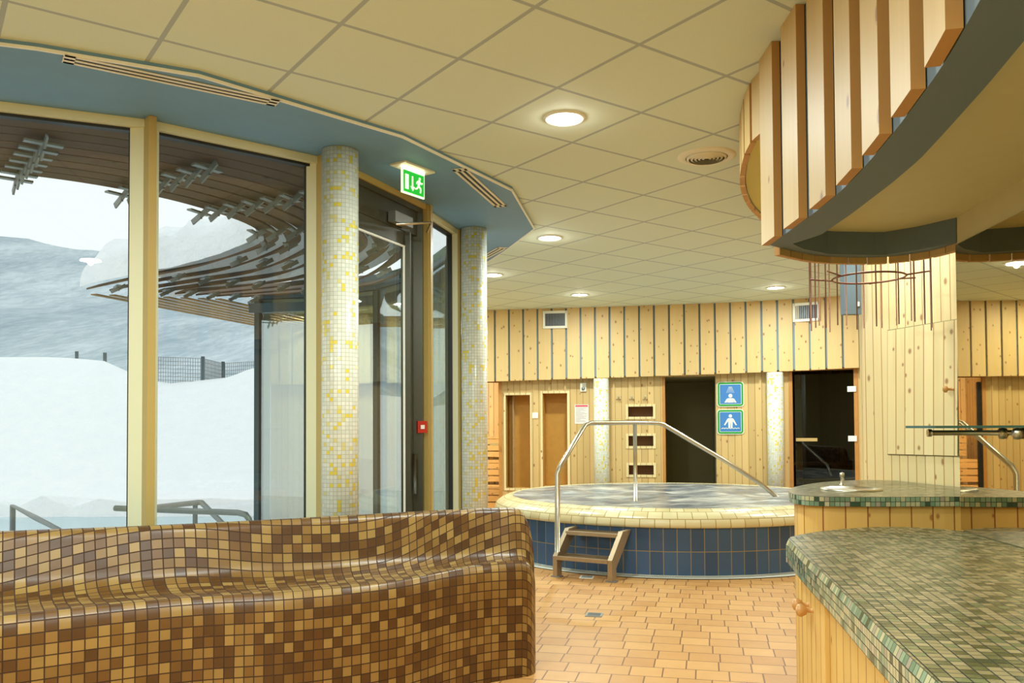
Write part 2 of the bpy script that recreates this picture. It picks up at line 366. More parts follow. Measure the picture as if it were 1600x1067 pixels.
b = MB(); b.poly(big[::-1], ZC); b.poly(big, ZC+.12); st(b.build('ceiling', 'ceil'))
st(MB().box((.4, -3.06, ZC/2), (14.2, .12, ZC)).build('wall_back', 'cream'))
st(MB().box((-6.66, .45, ZC/2), (.12, 7.0, ZC)).build('wall_left', 'cream'))
st(MB().box((7.46, 3.3, ZC/2), (.12, 12.8, ZC)).build('wall_right_far', 'plank'))
b = MB()
b.bar((-3.24, 11.05, ZC/2), (-3.85, 13.1, ZC/2), .1, ZC); st(b.build('wall_wing', 'cream'))
# soffit ring (blue) and its white edge
SO = [(-6.6, 3.25), (-4.4, 3.25), (-3.1, 3.42), (-2.14, 3.75), (-1.52, 4.05), (-.64, 4.93), (.01, 6.07), (.20, 7.25), (-.06, 8.15), (-.45, 9.3), (-1.1, 10.5), (-2.0, 11.45), (-3.1, 11.95), (-3.8, 12.1)]
b = MB()
fi = FACADE + [(-3.6, 11.4)]
b.poly((SO + fi[::-1])[::-1], ZC-.03)
for a, c in zip(SO, SO[1:]): b.face([(a[0], a[1], ZC-.03), (c[0], c[1], ZC-.03), (c[0], c[1], ZC), (a[0], a[1], ZC)])
st(b.build('ceiling_soffit', 'blue'))
b = MB()
for a, c in zip(SO, SO[1:]): b.bar((a[0], a[1], ZC-.026), (c[0], c[1], ZC-.026), .012, .014)
st(b.build('trim_1', 'white'))
# ---------------- far wall: upper boards
def zb(u): return 2.14 + .09*max(0, min(1, (UPW.at(u)[0].x+.4)/5.0))
b = MB()
us = UPW.pts(0, UPW.len)
for u0, u1 in zip(us, us[1:]):
    p, d = UPW.at(u0+1e-4); q, _ = UPW.at(u1-1e-4)
    b.face([(p.x, p.y, zb(u0)), (q.x, q.y, zb(u1)), (q.x, q.y, ZC), (p.x, p.y, ZC)])
    b.face([(p.x, p.y, zb(u0)), (p.x+.03, p.y+.2, zb(u0)), (q.x+.03, q.y+.2, zb(u1)), (q.x, q.y, zb(u1))])
st(b.build('wall_far_upper', 'bluegap'))
b = MB(); u = .03; k = 0
while u < UPW.len-.2:
    p, d = UPW.at(u+.0875); n_ = Vector((d.y, -d.x)); z0 = zb(u)-.02
    c = p+n_*.016
    b.box((c.x, c.y, (z0+ZC)/2), (.184, .028, ZC-z0), math.atan2(d.y, d.x), uo=10*k+.3*(k % 7)); k += 1; u += .214
st(b.build('trim_2', 'pine'))
# ---------------- far wall: lower planks with openings
def ul(px): return LOW.hit(px)
opens = [(ul(711), ul(779), 0, 2.11), (ul(790), ul(828), .52, 1.92), (ul(848), ul(886), .55, 1.94), (ul(1034), ul(1118), 0, 2.16), (ul(1238), ul(1334), 0, 2.2)]
nich = [(ul(981), ul(1020), atY(1000, y1, 12.3).z, atY(1000, y0, 12.3).z) for y0, y1 in ((635, 651), (681, 697), (727, 742))]
cuts = sorted({0., LOW.len} | {q for o_ in opens+nich[:1] for q in o_[:2]})
def strip(b, u0, u1, z0, z1, off=0., mi=0, T=.08):
    L = LOW.pts(u0, u1)
    for a, c in zip(L, L[1:]):
        p, d = LOW.at(a+1e-4); q, _ = LOW.at(c-1e-4); n_ = Vector((d.y, -d.x)); p = p+n_*off; q = q+n_*off; P = p-n_*T; Q = q-n_*T
        b.face([(p.x, p.y, z0), (q.x, q.y, z0), (q.x, q.y, z1), (p.x, p.y, z1)], [(a, z0), (c, z0), (c, z1), (a, z1)], mi)
        b.face([(q.x, q.y, z1), (Q.x, Q.y, z1), (P.x, P.y, z1), (p.x, p.y, z1)], None, mi)
        b.face([(q.x, q.y, z0), (Q.x, Q.y, z0), (P.x, P.y, z0), (p.x, p.y, z0)], None, mi)
        b.face([(Q.x, Q.y, z0), (P.x, P.y, z0), (P.x, P.y, z1), (Q.x, Q.y, z1)], [(c, z0), (a, z0), (a, z1), (c, z1)], mi)
        if a == L[0]: b.face([(P.x, P.y, z0), (p.x, p.y, z0), (p.x, p.y, z1), (P.x, P.y, z1)], [(a-.05, z0), (a, z0), (a, z1), (a-.05, z1)], mi)
        if c == L[-1]: b.face([(q.x, q.y, z0), (Q.x, Q.y, z0), (Q.x, Q.y, z1), (q.x, q.y, z1)], [(c, z0), (c+.05, z0), (c+.05, z1), (c, z1)], mi)
b = MB(); ZT = 2.32
for a, c in zip(cuts, cuts[1:]):
    mid = (a+c)/2; sol = [(0., ZT)]
    for o_ in opens+nich:
        if o_[0] < mid < o_[1]:
            sol = [q for s0, s1 in sol for q in ((s0, min(s1, o_[2])), (max(s0, o_[3]), s1)) if q[1]-q[0] > .01]
    for s0, s1 in sol: strip(b, a, c, s0, s1)
wall_far = st(b.build('wall_far', 'plank'))
def recess(name, o_, depth, mats, parent=None, lining=.0):
    """box behind an opening: sides mi0, back mi1"""
    u0, u1, z0, z1 = o_; p, d = LOW.at(u0); q, _ = LOW.at(u1); n_ = Vector((d.y, -d.x)); e0 = .079
    p0, q0 = p-n_*e0, q-n_*e0; p1, q1 = p-n_*depth, q-n_*depth; b = MB()
    v = lambda a, z: (a.x, a.y, z)
    b.face([v(p0, z0), v(p1, z0), v(p1, z1), v(p0, z1)], [(0, z0), (depth, z0), (depth, z1), (0, z1)]); b.face([v(q1, z0), v(q0, z0), v(q0, z1), v(q1, z1)], [(0, z0), (depth, z0), (depth, z1), (0, z1)])
    b.face([v(p0, z0), v(q0, z0), v(q1, z0), v(p1, z0)]); b.face([v(p1, z1), v(q1, z1), v(q0, z1), v(p0, z1)])
    b.face([v(p1, z0), v(q1, z0), v(q1, z1), v(p1, z1)], [(0, z0), (u1-u0, z0), (u1-u0, z1), (0, z1)], 1)
    return b.build(name, mats, parent)
def frame(name, o_, wd, mats, parent=None, off=.012, bottom=True, T=.03):
    u0, u1, z0, z1 = o_; b = MB()
    strip(b, u0-wd, u0, z0-(wd if bottom else 0), z1+wd, off, 0, T); strip(b, u1, u1+wd, z0-(wd if bottom else 0), z1+wd, off, 0, T)
    strip(b, u0, u1, z1, z1+wd, off, 0, T)
    if bottom: strip(b, u0, u1, z0-wd, z0, off, 0, T)
    return b.build(name, mats, parent)
for o_ in opens[1:3]:
    recess('niche_lining', o_, .33, ['niche', 'niche'], wall_far); frame('niche_frame', o_, .035, 'plank_lt', wall_far)
for o_ in nich:
    recess('niche_lining', o_, .25, ['niche_dk', 'niche_dk'], wall_far); frame('niche_frame', o_, .035, 'plank_lt', wall_far)
# left sauna: glazed front, benches inside
SA = opens[0]
sw = st(recess('wall_sauna', (SA[0]-.9, SA[1]+.2, 0, 2.4), 2.3, ['plank_sa', 'plank_sa']))
d1 = st(frame('door_1', SA, .05, 'jamb', None, .012, False))
b = MB(); strip(b, SA[0]+.02, SA[1]-.0, .02, 2.1, -.02, 0, .012); b.build('pane', 'glass_cl', d1)
p0, dd = LOW.at(SA[0]); nn_ = Vector((dd.y, -dd.x))
def lw(u_, z_, off): p, d = LOW.at(u_); return Vector((p.x+d.y*off, p.y-d.x*off, z_))
b = MB(); b.bar(lw(SA[1]-.13, 1.18, .05), lw(SA[1], 1.18, .05), .03, .04); b.build('handle', 'pine_big', d1)
b = MB(); b.box(lw(SA[0]+.03, 1.0, -.03), (.05, .05, 2.1)); b.build('edge_seal', 'black', d1)
for i, (zz, dep) in enumerate(((.45, .95), (.85, 1.45), (1.25, 1.95))):
    b = MB()
    for k in range(4): b.bar(lw(SA[0]-.75, zz, -dep-.1-k*.11), lw(SA[1]+.1, zz, -dep-.1-k*.11), .095, .035, uo=10*k)
    for k in range(3): b.bar(lw(SA[0]-.75, zz-.07-.11*k, -dep-.06), lw(SA[1]+.1, zz-.07-.11*k, -dep-.06), .02, .09, uo=10*(k+7))
    tag(b.build('sauna_bench', 'bench_wood'), ['slatted sauna bench behind glass door, lowest tier', 'slatted sauna bench behind glass door, middle tier', 'slatted sauna bench behind glass door, topmost tier'][i], 'sauna bench', 'slatted benches in the lit sauna')
L_ = bpy.data.lights.new('sauna_fill', 'POINT'); L_.energy = 90; L_.color = (.80, .92, 1.0); L_.shadow_soft_size = .12  # fill light added out of sight to brighten the sauna interior
lo = bpy.data.objects.new('sauna_fill_light', L_); C.objects.link(lo); lo.location = lw(SA[0]-.3, 2.15, -.7)
sl = tag(MB().lathe(lw(SA[0]-.62, 2.12, -.3), [(0, -.08), (.08, -.06), (.1, .0), (.1, .09), (0, .09)], 16).build('sauna_fill', 'offwhite'), 'small round fill lamp added out of sight in the front corner of the glazed sauna', 'lamp')
lo.location = lw(SA[0]-.55, 1.95, -.45); lo.parent = sl
# dark doorway
DD = opens[3]
st(recess('wall_corridor', DD, 1.8, ['dark', 'dark']))
b = MB(); strip(b, DD[0], DD[0]+.045, 0, 2.16, .0, 0, .2); st(b.build('door_2', 'jamb'))
# smoked sauna door
SD = opens[4]
st(recess('wall_sauna_dark', (SD[0]-.3, SD[1]+.1, 0, 2.3), 1.8, ['plank_dk', 'plank_dk']))
d3 = st(frame('door_3', SD, .05, 'jamb', None, .012, False))
b = MB(); strip(b, SD[0]+.03, SD[1]-.0, .03, 2.15, -.0, 0, .012); b.build('pane', 'glass_dk', d3)
b = MB(); b.bar(lw(SD[0]+.04, 1.24, .05), lw(SD[0]+.33, 1.24, .05), .03, .045); b.build('handle', 'pine_big', d3)
for y_ in (608, 685):
    z_ = atY(1330, y_, 11.5).z; b = MB(); b.bar(lw(SD[1]-.08, z_, .02), lw(SD[1]+.03, z_, .02), .02, .075); b.build('hinge', 'white', d3)
for i in range(2):
    b = MB()
    for k in range(4): b.bar(lw(SD[0]-.2, .45+i*.4, -.7-.5*i-k*.11), lw(SD[1], .45+i*.4, -.7-.5*i-k*.11), .095, .035, uo=10*k)
    tag(b.build('sauna_bench', 'bench_wood'), ['slatted bench behind the smoked glass door, lower tier', 'slatted bench behind the smoked glass door, upper tier'][i], 'sauna bench', 'benches in the dark sauna')
# ---------------- wood wall on the right with its hatch
RW = [(2.75, 3.95), (2.68, 4.5), (2.61, 4.93), (2.50, 5.57), (2.445, 5.80), (2.46, 5.92), (2.55, 6.0), (3.0, 6.05), (7.4, 6.05)]
RL = Line(RW)
b = MB()
for i in range(len(RW)-1):
    a, c = RW[i], RW[i+1]; u0, u1 = RL.s[i], RL.s[i+1]
    b.face([(c[0], c[1], 0), (a[0], a[1], 0), (a[0], a[1], ZC), (c[0], c[1], ZC)], [(u1, 0), (u0, 0), (u0, ZC), (u1, ZC)], 0, i in (3, 4, 5, 6))
wr = st(b.build('wall_right', 'plank_lt'))
def rw(px, py, off=0.):
    r = ray(px, py); k = r.x/r.y
    for i in range(len(RW)-1):
        a, c = Vector(RW[i]), Vector(RW[i+1]); fa, fb = a.x-k*a.y, c.x-k*c.y
        if fa*fb <= 0:
            q = a+(c-a)*fa/(fa-fb); d = (c-a).normalized(); n_ = Vector((-d.y, d.x)); t_ = q.y/r.y
            return Vector((q.x+n_.x*off, q.y+n_.y*off, H+r.z*t_))
A_, B_, C2, D_ = rw(1389, 517, .012), rw(1389, 709, .012), rw(1499, 712, .012), rw(1499, 499, .012)
b = MB(); b.face([C2, B_, A_, D_], [(.62, 0), (0, 0), (0, 1), (.62, 1)])
A2, B2, C3, D2 = rw(1389, 517, .0), rw(1389, 709, .0), rw(1499, 712, .0), rw(1499, 499, .0)
for p, q, r, s_ in ((A_, B_, B2, A2), (D_, A_, A2, D2), (B_, C2, C3, B2)): b.face([p, q, r, s_])
d4 = st(b.build('door_4', 'plank_lt'))
b = MB(); e_ = .006
o1 = [rw(1387.5, 515.5, .004), rw(1387.5, 710.5, .004), rw(1500.5, 713.5, .004), rw(1500.5, 497.5, .004)]
b.face([o1[2], o1[1], o1[0], o1[3]]); b.build('shadow_gap', 'dark', d4)
k0 = rw(1493, 608, .012); k1 = rw(1488, 608, .06)
b = MB(); dkn = (k1-k0).normalized(); b.tube([k0, k0+dkn*.03, k0+dkn*.035, k0+dkn*.05, k0+dkn*.058], [.008, .008, .02, .02, .01], 12); b.build('knob', 'knob', d4)
# wall behind the bar that carries the mirror
MW = [(2.10, 3.93), (1.75, .43)]
md = (Vector(MW[0])-Vector(MW[1])).normalized()
b = MB(); e0 = Vector(MW[1])-md*3.5
b.poly([(MW[0][0], MW[0][1]), (e0.x, e0.y), (e0.x+.7, e0.y), (MW[0][0]+.75, MW[0][1])][::1], 0, ZC)
st(b.build('wall_bar', 'cream'))

# ================================================================ FACADE
ZW = ZC-.03
def facade_window(idx, a, c, left_post=True, bottom=.0, wide=.07, fr='pale', post='gold', panes=True, pw=.05, gm='glass'):
    a, c = Vector(a), Vector(c); d = (c-a).normalized(); n_ = Vector((d.y, -d.x)); L = (c-a).length
    def P(u_, z_, o_=0.): q = a+d*u_+n_*o_; return Vector((q.x, q.y, z_))
    b = MB()
    b.bar(P(0, ZW-.022, -.03), P(L, ZW-.022, -.03), .09, .045); b.bar(P(0, .05, -.03), P(L, .05, -.03), .09, .1)
    b.bar(P(.02, 0, -.03), P(.02, ZW, -.03), .09, .03); b.bar(P(L-.04, 0, -.03), P(L-.04, ZW, -.03), .09, .05)
    o = st(b.build('window_%d' % idx, fr))
    b = MB()
    b.bar(P(.035, ZW-.052, -.05), P(L-.07, ZW-.052, -.05), .05, .018); b.bar(P(.042, .1, -.05), P(.042, ZW-.045, -.05), .05, .014); b.bar(P(L-.072, .1, -.05), P(L-.072, ZW-.045, -.05), .05, .016)
    b.build('gasket', 'black', o)
    b = MB(); b.bar(P(.045, ZW/2, -.05), P(L-.07, ZW/2, -.05), .012, ZW-.11, up=Vector((0, 0, 1))); b.build('pane', gm, o)
    if left_post:
        b = MB(); b.box((a.x+n_.x*.03, a.y+n_.y*.03, ZW/2), (.042, .12, ZW-.002), math.atan2(d.y, d.x)); b.build('mullion', post, o)
    return o
wins = [(0, 1), (1, 2), (2, 3), (3, 4)]
for k, (i, j) in enumerate(wins): facade_window(k+1, FACADE[i], FACADE[j])
w5 = facade_window(5, FACADE[5], FACADE[6])
b = MB(); b.box((FACADE[6][0]-.02, FACADE[6][1]+.0, ZW/2), (.07, .12, ZW-.002), rad(70)); b.build('end_post', 'gold', w5)
for k, i in enumerate(range(6, 11)): facade_window(6+k, FACADE[i], FACADE[i+1], True, fr='greyframe', post='greyframe', gm='glass_rf' if i >= 7 else 'glass')
b = MB(); b.box((FACADE[11][0], FACADE[11][1], 1.6), (.08, .12, 3.2), rad(10)); st(b.build('trim_3', 'greyframe'))
# post beside column 1
b = MB(); b.box((FACADE[4][0], FACADE[4][1]+.02, ZW/2), (.11, .16, ZW-.002), rad(42)); st(b.build('trim_4', 'gold'))
# entrance door between column 1 and the gold post
a, c = Vector(FACADE[4]), Vector(FACADE[5]); d = (c-a).normalized(); n_ = Vector((d.y, -d.x)); L = (c-a).length
def PD(u_, z_, o_=0.): q = a+d*u_+n_*o_; return Vector((q.x, q.y, z_))
b = MB()
b.bar(PD(.1, ZW-.04), PD(L-.06, ZW-.04), .1, .08); b.bar(PD(.14, 0), PD(.14, ZW-.08), .1, .08); b.bar(PD(L-.07, 0), PD(L-.07, ZW-.08), .1, .1)
b.bar(PD(.14, ZW-.17, -.01), PD(L-.1, ZW-.17, -.01), .08, .18)
dr = st(b.build('door_5', 'bronze'))
b = MB(); b.bar(PD(.2, 0.02, -.01), PD(.2, ZW-.26, -.01), .06, .09); b.bar(PD(L-.2, 0.02, -.01), PD(L-.2, ZW-.26, -.01), .07, .17)
b.bar(PD(.2, ZW-.31, -.01), PD(L-.2, ZW-.31, -.01), .06, .1); b.bar(PD(.2, .12, -.01), PD(L-.2, .12, -.01), .06, .2); lf = b.build('door_leaf', 'bronze', dr)
b = MB(); b.bar(PD(.25, ZW-.375, .02), PD(L-.29, ZW-.375, .02), .015, .012); b.bar(PD(L-.295, .2, .02), PD(L-.295, ZW-.37, .02), .015, .012); b.build('glazing_bead', 'white', dr)
b = MB(); b.bar(PD(.24, 1.45, -.01), PD(L-.28, 1.45, -.01), .012, 2.7); b.build('pane', 'glass', dr)
b = MB(); b.bar(PD(L-.55, ZW-.21, .07), PD(L-.30, ZW-.21, .07), .06, .075); cl = b.build('closer', 'galv', dr)
b = MB(); b.tube([PD(L-.5, ZW-.26, .08), PD(L-.48, ZW-.27, .35), PD(L-.12, ZW-.24, .12)], .009, 8); b.build('closer_arm', 'steel', dr)
b = MB(); b.tube([PD(L-.2, .95, .05), PD(L-.2, 1.25, .05)], .014, 8); b.build('handle', 'bronze', dr)
b = MB(); b.bar(PD(0, ZW-.02, .05), PD(L, ZW-.02, .05), .03, .045); st(b.build('trim_5', 'gold'))
b = MB(); b.box((FACADE[5][0]+.0, FACADE[5][1], ZW/2), (.075, .15, ZW-.002), rad(72)); st(b.build('trim_6', 'gold'))
# red call box on the gold post
cb = empty('call_box', atY(658.5, 667, 6.38)); tag(cb, 'small red fire alarm call box on the gold post beside the glass door', 'alarm box')
rr = rad(25); p = cb.location
b = MB(); b.box((0, 0, 0), (.075, .05, .09), rr); b.build('housing', 'red', cb)
b = MB(); b.box((.012, -.027, 0), (.03, .006, .03), rr); b.build('button', 'white', cb)

# ================================================================ COLUMNS
def column(x_, y_, h, label, grp):
    b = MB(); P = []; UV = []; n = 40; r_ = .113
    for k in range(n+1):
        a_ = 2*pi*k/n; P.append([(r_*cos(a_), r_*sin(a_), 0), (r_*cos(a_), r_*sin(a_), h)]); UV.append([(k/n*.0247*29, 0), (k/n*.0247*29, h)])
    b.grid(P, UV); b.face([P[k][1] for k in range(n)]); b.face([P[k][0] for k in range(n)][::-1])
    o = b.build('tiled_column', 'column'); o.location = (x_, y_, 0); return tag(o, label, 'column', grp)
G = 'mosaic tiled round columns'
column(-1.06, 5.17, ZW-.001, 'white and yellow mosaic column left of the glass door, the widest in view', G)
column(-.325, 7.25, ZW-.001, 'white and yellow mosaic column at the bay corner behind the bench end', G)
for px, lb in ((939.5, 'slim mosaic column on the far wall between the pinned notice and the hooks'), (1211.5, 'mosaic column beside the smoked glass sauna door')):
    u_ = UPW.hit(px); p, d = UPW.at(u_); column(p.x+.0, p.y+.02, zb(u_)-.03, lb, G)

# ================================================================ CEILING FIXTURES
def downlight(p, label, r_=.098, on=True, energy=None, z=ZC):
    e_ = empty('ceiling_downlight', (p.x, p.y, z)); tag(e_, label, 'ceiling light', 'round ceiling downlights')
    MB().lathe((0, 0, 0), [(r_*.96, -.004), (r_*1.08, -.012), (r_*1.2, -.006), (r_*1.22, 0)], 28).build('ring', 'white', e_)
    MB().lathe((0, 0, 0), [(0, -.010), (r_*.7, -.009), (r_, -.003)], 28).build('lens', 'lamp', e_)
    L_ = bpy.data.lights.new('downlight', 'AREA'); L_.shape = 'DISK'; L_.size = r_*2; L_.energy = energy or LAMP_W; L_.color = LAMP_C
    lo = bpy.data.objects.new('downlight_glow', L_); C.objects.link(lo); lo.parent = e_; lo.location = (0, 0, -.02)
    L2 = bpy.data.lights.new('downlight_halo_fill', 'POINT'); L2.energy = 2.6; L2.color = (1, .95, .8); L2.shadow_soft_size = .03  # extra point light added to brighten the ceiling round each downlight
    l2 = bpy.data.objects.new('downlight_halo_fill_glow', L2); C.objects.link(l2); l2.parent = e_; l2.location = (0, 0, -.035); return e_
for px, py, lb in ((882, 184, 'glowing round downlight nearest the camera, in the upper middle of the ceiling'), (859, 371, 'glowing round downlight beside the pointed corner of the blue soffit'),
                   (770, 429, 'glowing downlight next to the top of the mosaic column at the bay corner'), (906, 460, 'glowing downlight above the left wall vent'),
                   (1212, 449, 'glowing downlight nearest the right wall vent')):
    downlight(at(px, py, ZC), lb)
for i, (x_, y_) in enumerate([(-2.2, 1.2), (-.9, .3), (-.9, 2.6), (-3.6, 2.5), (-2.5, -1.2), (.5, -1.2), (5.2, 8.5), (3.9, 8.9), (-2.9, 12.2), (-1.6, 11.8)]):  # extra lamps added outside the view to brighten the hall
    downlight(Vector((x_, y_, ZC)), 'extra round downlight added outside the view to brighten the hall', energy=LAMP_W*1.2)
# round air diffuser
p = at(1104, 244, ZC); e_ = empty('round_air_diffuser', (p.x, p.y, ZC)); tag(e_, 'round cream ceiling air diffuser with concentric rings beside the timber canopy', 'air vent')
MB().lathe((0, 0, 0), [(.135, -.012), (.16, -.014), (.185, -.003), (.187, 0)], 36).build('rim', 'offwhite', e_)
for k in range(5):
    r_ = .018+.024*k; MB().lathe((0, 0, 0), [(r_, -.022), (r_+.014, -.016), (r_+.016, -.004)], 30).build('ring', 'offwhite', e_)
MB().lathe((0, 0, 0), [(0, -.0015), (.14, -.0015)], 30).build('backing', 'bronze', e_)
# linear slot diffusers in the soffit
def slot(a, c, wd, label):
    a, c = Vector((a[0], a[1])), Vector((c[0], c[1])); mid = (a+c)/2; d = (c-a); L = d.length; an = math.atan2(d.y, d.x)
    e_ = empty('slot_diffuser', (mid.x, mid.y, ZW), an); tag(e_, label, 'air vent', 'linear slot diffusers in the blue soffit')
    b = MB()
    for k in range(3): b.box((0, (k-1)*wd*.40, -.004), (L, wd*.18, .004))
    for s_ in (-1, 1): b.box((s_*(L/2-.02), 0, -.004), (.05, wd*.98, .004))
    b.build('frame', 'offwhite', e_); MB().box((0, 0, -.0015), (L-.04, wd*.8, .003)).build('dark_slot', 'black', e_)
slot(at(100, 90, ZW), at(433, 160, ZW), .10, 'long cream slot diffuser in the blue soffit above the left windows')
slot(at(717, 263, ZW), at(783, 322, ZW), .10, 'short cream slot diffuser in the soffit right of the exit sign')
slot(at(730, 416, ZW), at(786, 386, ZW), .10, 'slot diffuser in the soffit partly behind the mosaic column')
# exit sign hanging under the soffit
p = at(645, 262, ZW)
e_ = empty('exit_sign', (p.x, p.y, ZW), rad(55)); tag(e_, 'lit green emergency exit sign hanging from blue soffit above the glass door', 'exit sign')
MB().box((0, 0, -.006), (.30, .13, .012)).build('mounting_plate', 'offwhite', e_)
MB().box((0, 0, -.02), (.20, .03, .012)).build('lamp_tube', 'exit_tube', e_)
b = MB(); b.box((0, 0, -.105), (.22, .012, .165)); pn = b.build('panel', 'exit_white', e_)
MB().box((0, -.008, -.106), (.20, .004, .142)).build('green_face', 'exit_green', e_)
def sg(q): return [(a*.88, y_, c*.88) for a, y_, c in q]
b = MB(); b.box((-.08, -.012, -.125), (.035, .003, .11)); b.v = sg(b.v); b.build('door_symbol', 'exit_white', e_)
b = MB(); b.box((-.018, -.012, -.11), (.012, .003, .075)); b.face([(-.042, -.0135, -.15), (-.018, -.0135, -.185), (.006, -.0135, -.15)]); b.v = sg(b.v); b.build('arrow_symbol', 'exit_white', e_)
b = MB(); b.box((.062, -.012, -.075), (.018, .003, .018))
for q0, q1, w_ in (((.058, -.088), (.05, -.13), .02), ((.05, -.13), (.075, -.15), .011), ((.075, -.15), (.07, -.18), .01), ((.05, -.13), (.03, -.155), .011), ((.03, -.155), (.01, -.16), .01), ((.058, -.095), (.085, -.11), .009), ((.085, -.11), (.095, -.1), .008), ((.058, -.095), (.035, -.1), .009), ((.035, -.1), (.028, -.118), .008)):
    b.bar((q0[0], -.012, q0[1]), (q1[0], -.012, q1[1]), .003, w_)
b.v = sg(b.v); b.build('running_figure', 'exit_white', e_)
# wall vents on the upper boards
def upw(px, py, off=0.):
    u_ = UPW.hit(px); p, d = UPW.at(u_); r = ray(px, py); return Vector((p.x+d.y*off, p.y-d.x*off, H+r.z*p.y/r.y)), math.atan2(d.y, d.x)
for px, py, lb in ((868.5, 500, 'square cream wall grille on the far boards, left one'), (1262.5, 488, 'square cream wall grille on the far boards, right one behind the hanging rods')):
    p, an = upw(px, py, .032); e_ = empty('wall_vent', p, an); tag(e_, lb, 'air vent', 'wall grilles on the upper boards')
    b = MB()
    for sx_ in (-1, 1): b.box((sx_*.165, -.012, 0), (.03, .024, .26)); b.box((0, -.012, sx_*.112), (.33, .024, .036))
    b.build('frame', 'offwhite', e_); MB().box((0, -.002, 0), (.31, .004, .2)).build('backing', 'black', e_)
    b = MB()
    for k in range(13): b.box((-.144+.024*k, -.013, 0), (.008, .016, .195))
    b.build('louvre', 'galv', e_)

# ================================================================ FAR WALL ITEMS
def lwp(px, py, off=0.):
    u_ = LOW.hit(px); p, d = LOW.at(u_); r = ray(px, py); return Vector((p.x+d.y*off, p.y-d.x*off, H+r.z*p.y/r.y)), math.atan2(d.y, d.x)
def wall_item(name, px, py, label, cat, grp=None, off=.001):
    p, an = lwp(px, py, off); u_ = LOW.hit(px); e1, e2 = LOW.at(u_-.2)[0], LOW.at(u_+.2)[0]; an = math.atan2(e2.y-e1.y, e2.x-e1.x); e_ = empty(name, p, an); tag(e_, label, cat, grp); return e_
def rrect(w_, h_, r_, y_, n=5):
    out = []
    for cx_, cz_, a0 in ((w_/2-r_, h_/2-r_, 0), (-w_/2+r_, h_/2-r_, 90), (-w_/2+r_, -h_/2+r_, 180), (w_/2-r_, -h_/2+r_, 270)):
        for k in range(n+1): a_ = rad(a0+90*k/n); out.append((cx_+r_*cos(a_), y_, cz_+r_*sin(a_)))
    return out
def plate(b, w_, h_, r_, y0, y1, mi=0):
    A_ = rrect(w_, h_, r_, y0); B_ = rrect(w_, h_, r_, y1); b.face(A_[::-1], mi=mi); b.face(B_, mi=mi)
    for k in range(len(A_)): q = (k+1) % len(A_); b.face([A_[k], A_[q], B_[q], B_[k]], mi=mi)
def disc(b, x_, z_, r_, y_, T=.003):
    n = 16; A_ = [(x_+r_*cos(2*pi*k/n), y_, z_+r_*sin(2*pi*k/n)) for k in range(n)]; b.face(A_[::-1])
    B_ = [(p[0], y_+T, p[2]) for p in A_]
    for k in range(n): q = (k+1) % n; b.face([A_[k], A_[q], B_[q], B_[k]])
def flat(b, pts, y_, T=.003):
    A_ = [(p[0], y_, p[1]) for p in pts]; B_ = [(p[0], y_+T, p[1]) for p in pts]; b.face(A_); b.face(B_[::-1])
    for k in range(len(pts)): q = (k+1) % len(pts); b.face([A_[k], A_[q], B_[q], B_[k]])
for px, py, kind in ((1141, 616, 'shower'), (1140.5, 659, 'bather')):
    e_ = wall_item('pictogram_sign', px, py, {'shower': 'blue sign with green border showing a person under a shower, upper of two', 'bather': 'blue sign with green border showing a person standing in water, lower of two'}[kind], 'sign', 'blue and green bathing signs', .016)
    b = MB(); plate(b, .375, .36, .045, -.006, 0); b.build('sign_board', 'signwhite', e_)
    b = MB(); plate(b, .355, .34, .04, -.009, -.006); b.build('green_border', 'green', e_)
    b = MB(); plate(b, .305, .29, .012, -.0105, -.009); b.build('white_line', 'signwhite', e_)
    b = MB(); plate(b, .293, .278, .010, -.012, -.0105); b.build('blue_field', 'signblue', e_)
    b = MB()
    if kind == 'shower':
        disc(b, 0, -.022, .028, -.015)
        flat(b, [(-.085, -.12), (-.055, -.12), (-.035, -.095), (-.045, -.12), (.045, -.12), (.035, -.095), (.055, -.12), (.085, -.12), (.055, -.068), (.03, -.056), (-.03, -.056), (-.055, -.068)], -.015)
        for k in range(6): b.bar((-.018+.0072*k, -.0135, .11), (-.052+.0208*k, -.0135, .02), .003, .0035)
    else:
        disc(b, 0, .083, .024, -.015)
        flat(b, [(-.03, .052), (.03, .052), (.045, .04), (.09, -.045), (.075, -.052), (.032, .01), (.028, -.088), (.004, -.088), (.002, -.02), (-.002, -.02), (-.004, -.088), (-.028, -.088), (-.032, .01), (-.075, -.052), (-.09, -.045), (-.045, .04)], -.015)
        pr_ = [(-.125+.01*k, -.100+.012*abs(sin(k*.75))) for k in range(26)]
        for q0, q1 in zip(pr_, pr_[1:]): b.bar((q0[0], -.0135, q0[1]), (q1[0], -.0135, q1[1]), .003, .009)
    b.build('figure', 'signwhite', e_)
e_ = wall_item('notice', 908.5, 647, 'white printed notice with a pink header pinned left of the slim mosaic column', 'notice')
MB().box((0, -.002, 0), (.205, .004, .285)).build('sheet', 'paper', e_)
MB().box((0, -.0045, .122), (.185, .002, .026)).build('header', 'pink', e_)
b = MB()
for k in range(13):
    l_ = (.16, .12, .15, .07, .13, .16, .1)[k % 7]; b.box((-.085+l_/2, -.0045, .09-.017*k), (l_, .001, .005))
b.build('print', 'ink', e_)
e_ = wall_item('light_switch', 836, 649, 'small square white switch between the two tall niches', 'switch')
b = MB(); plate(b, .085, .085, .008, -.012, 0); b.build('cover', 'white', e_); MB().box((0, -.014, 0), (.05, .006, .05)).build('rocker', 'white', e_)
e_ = wall_item('thermostat', 911.5, 605, 'small white thermostat above the pinned notice', 'thermostat')
b = MB(); plate(b, .09, .125, .006, -.025, 0); b.build('case', 'offwhite', e_)
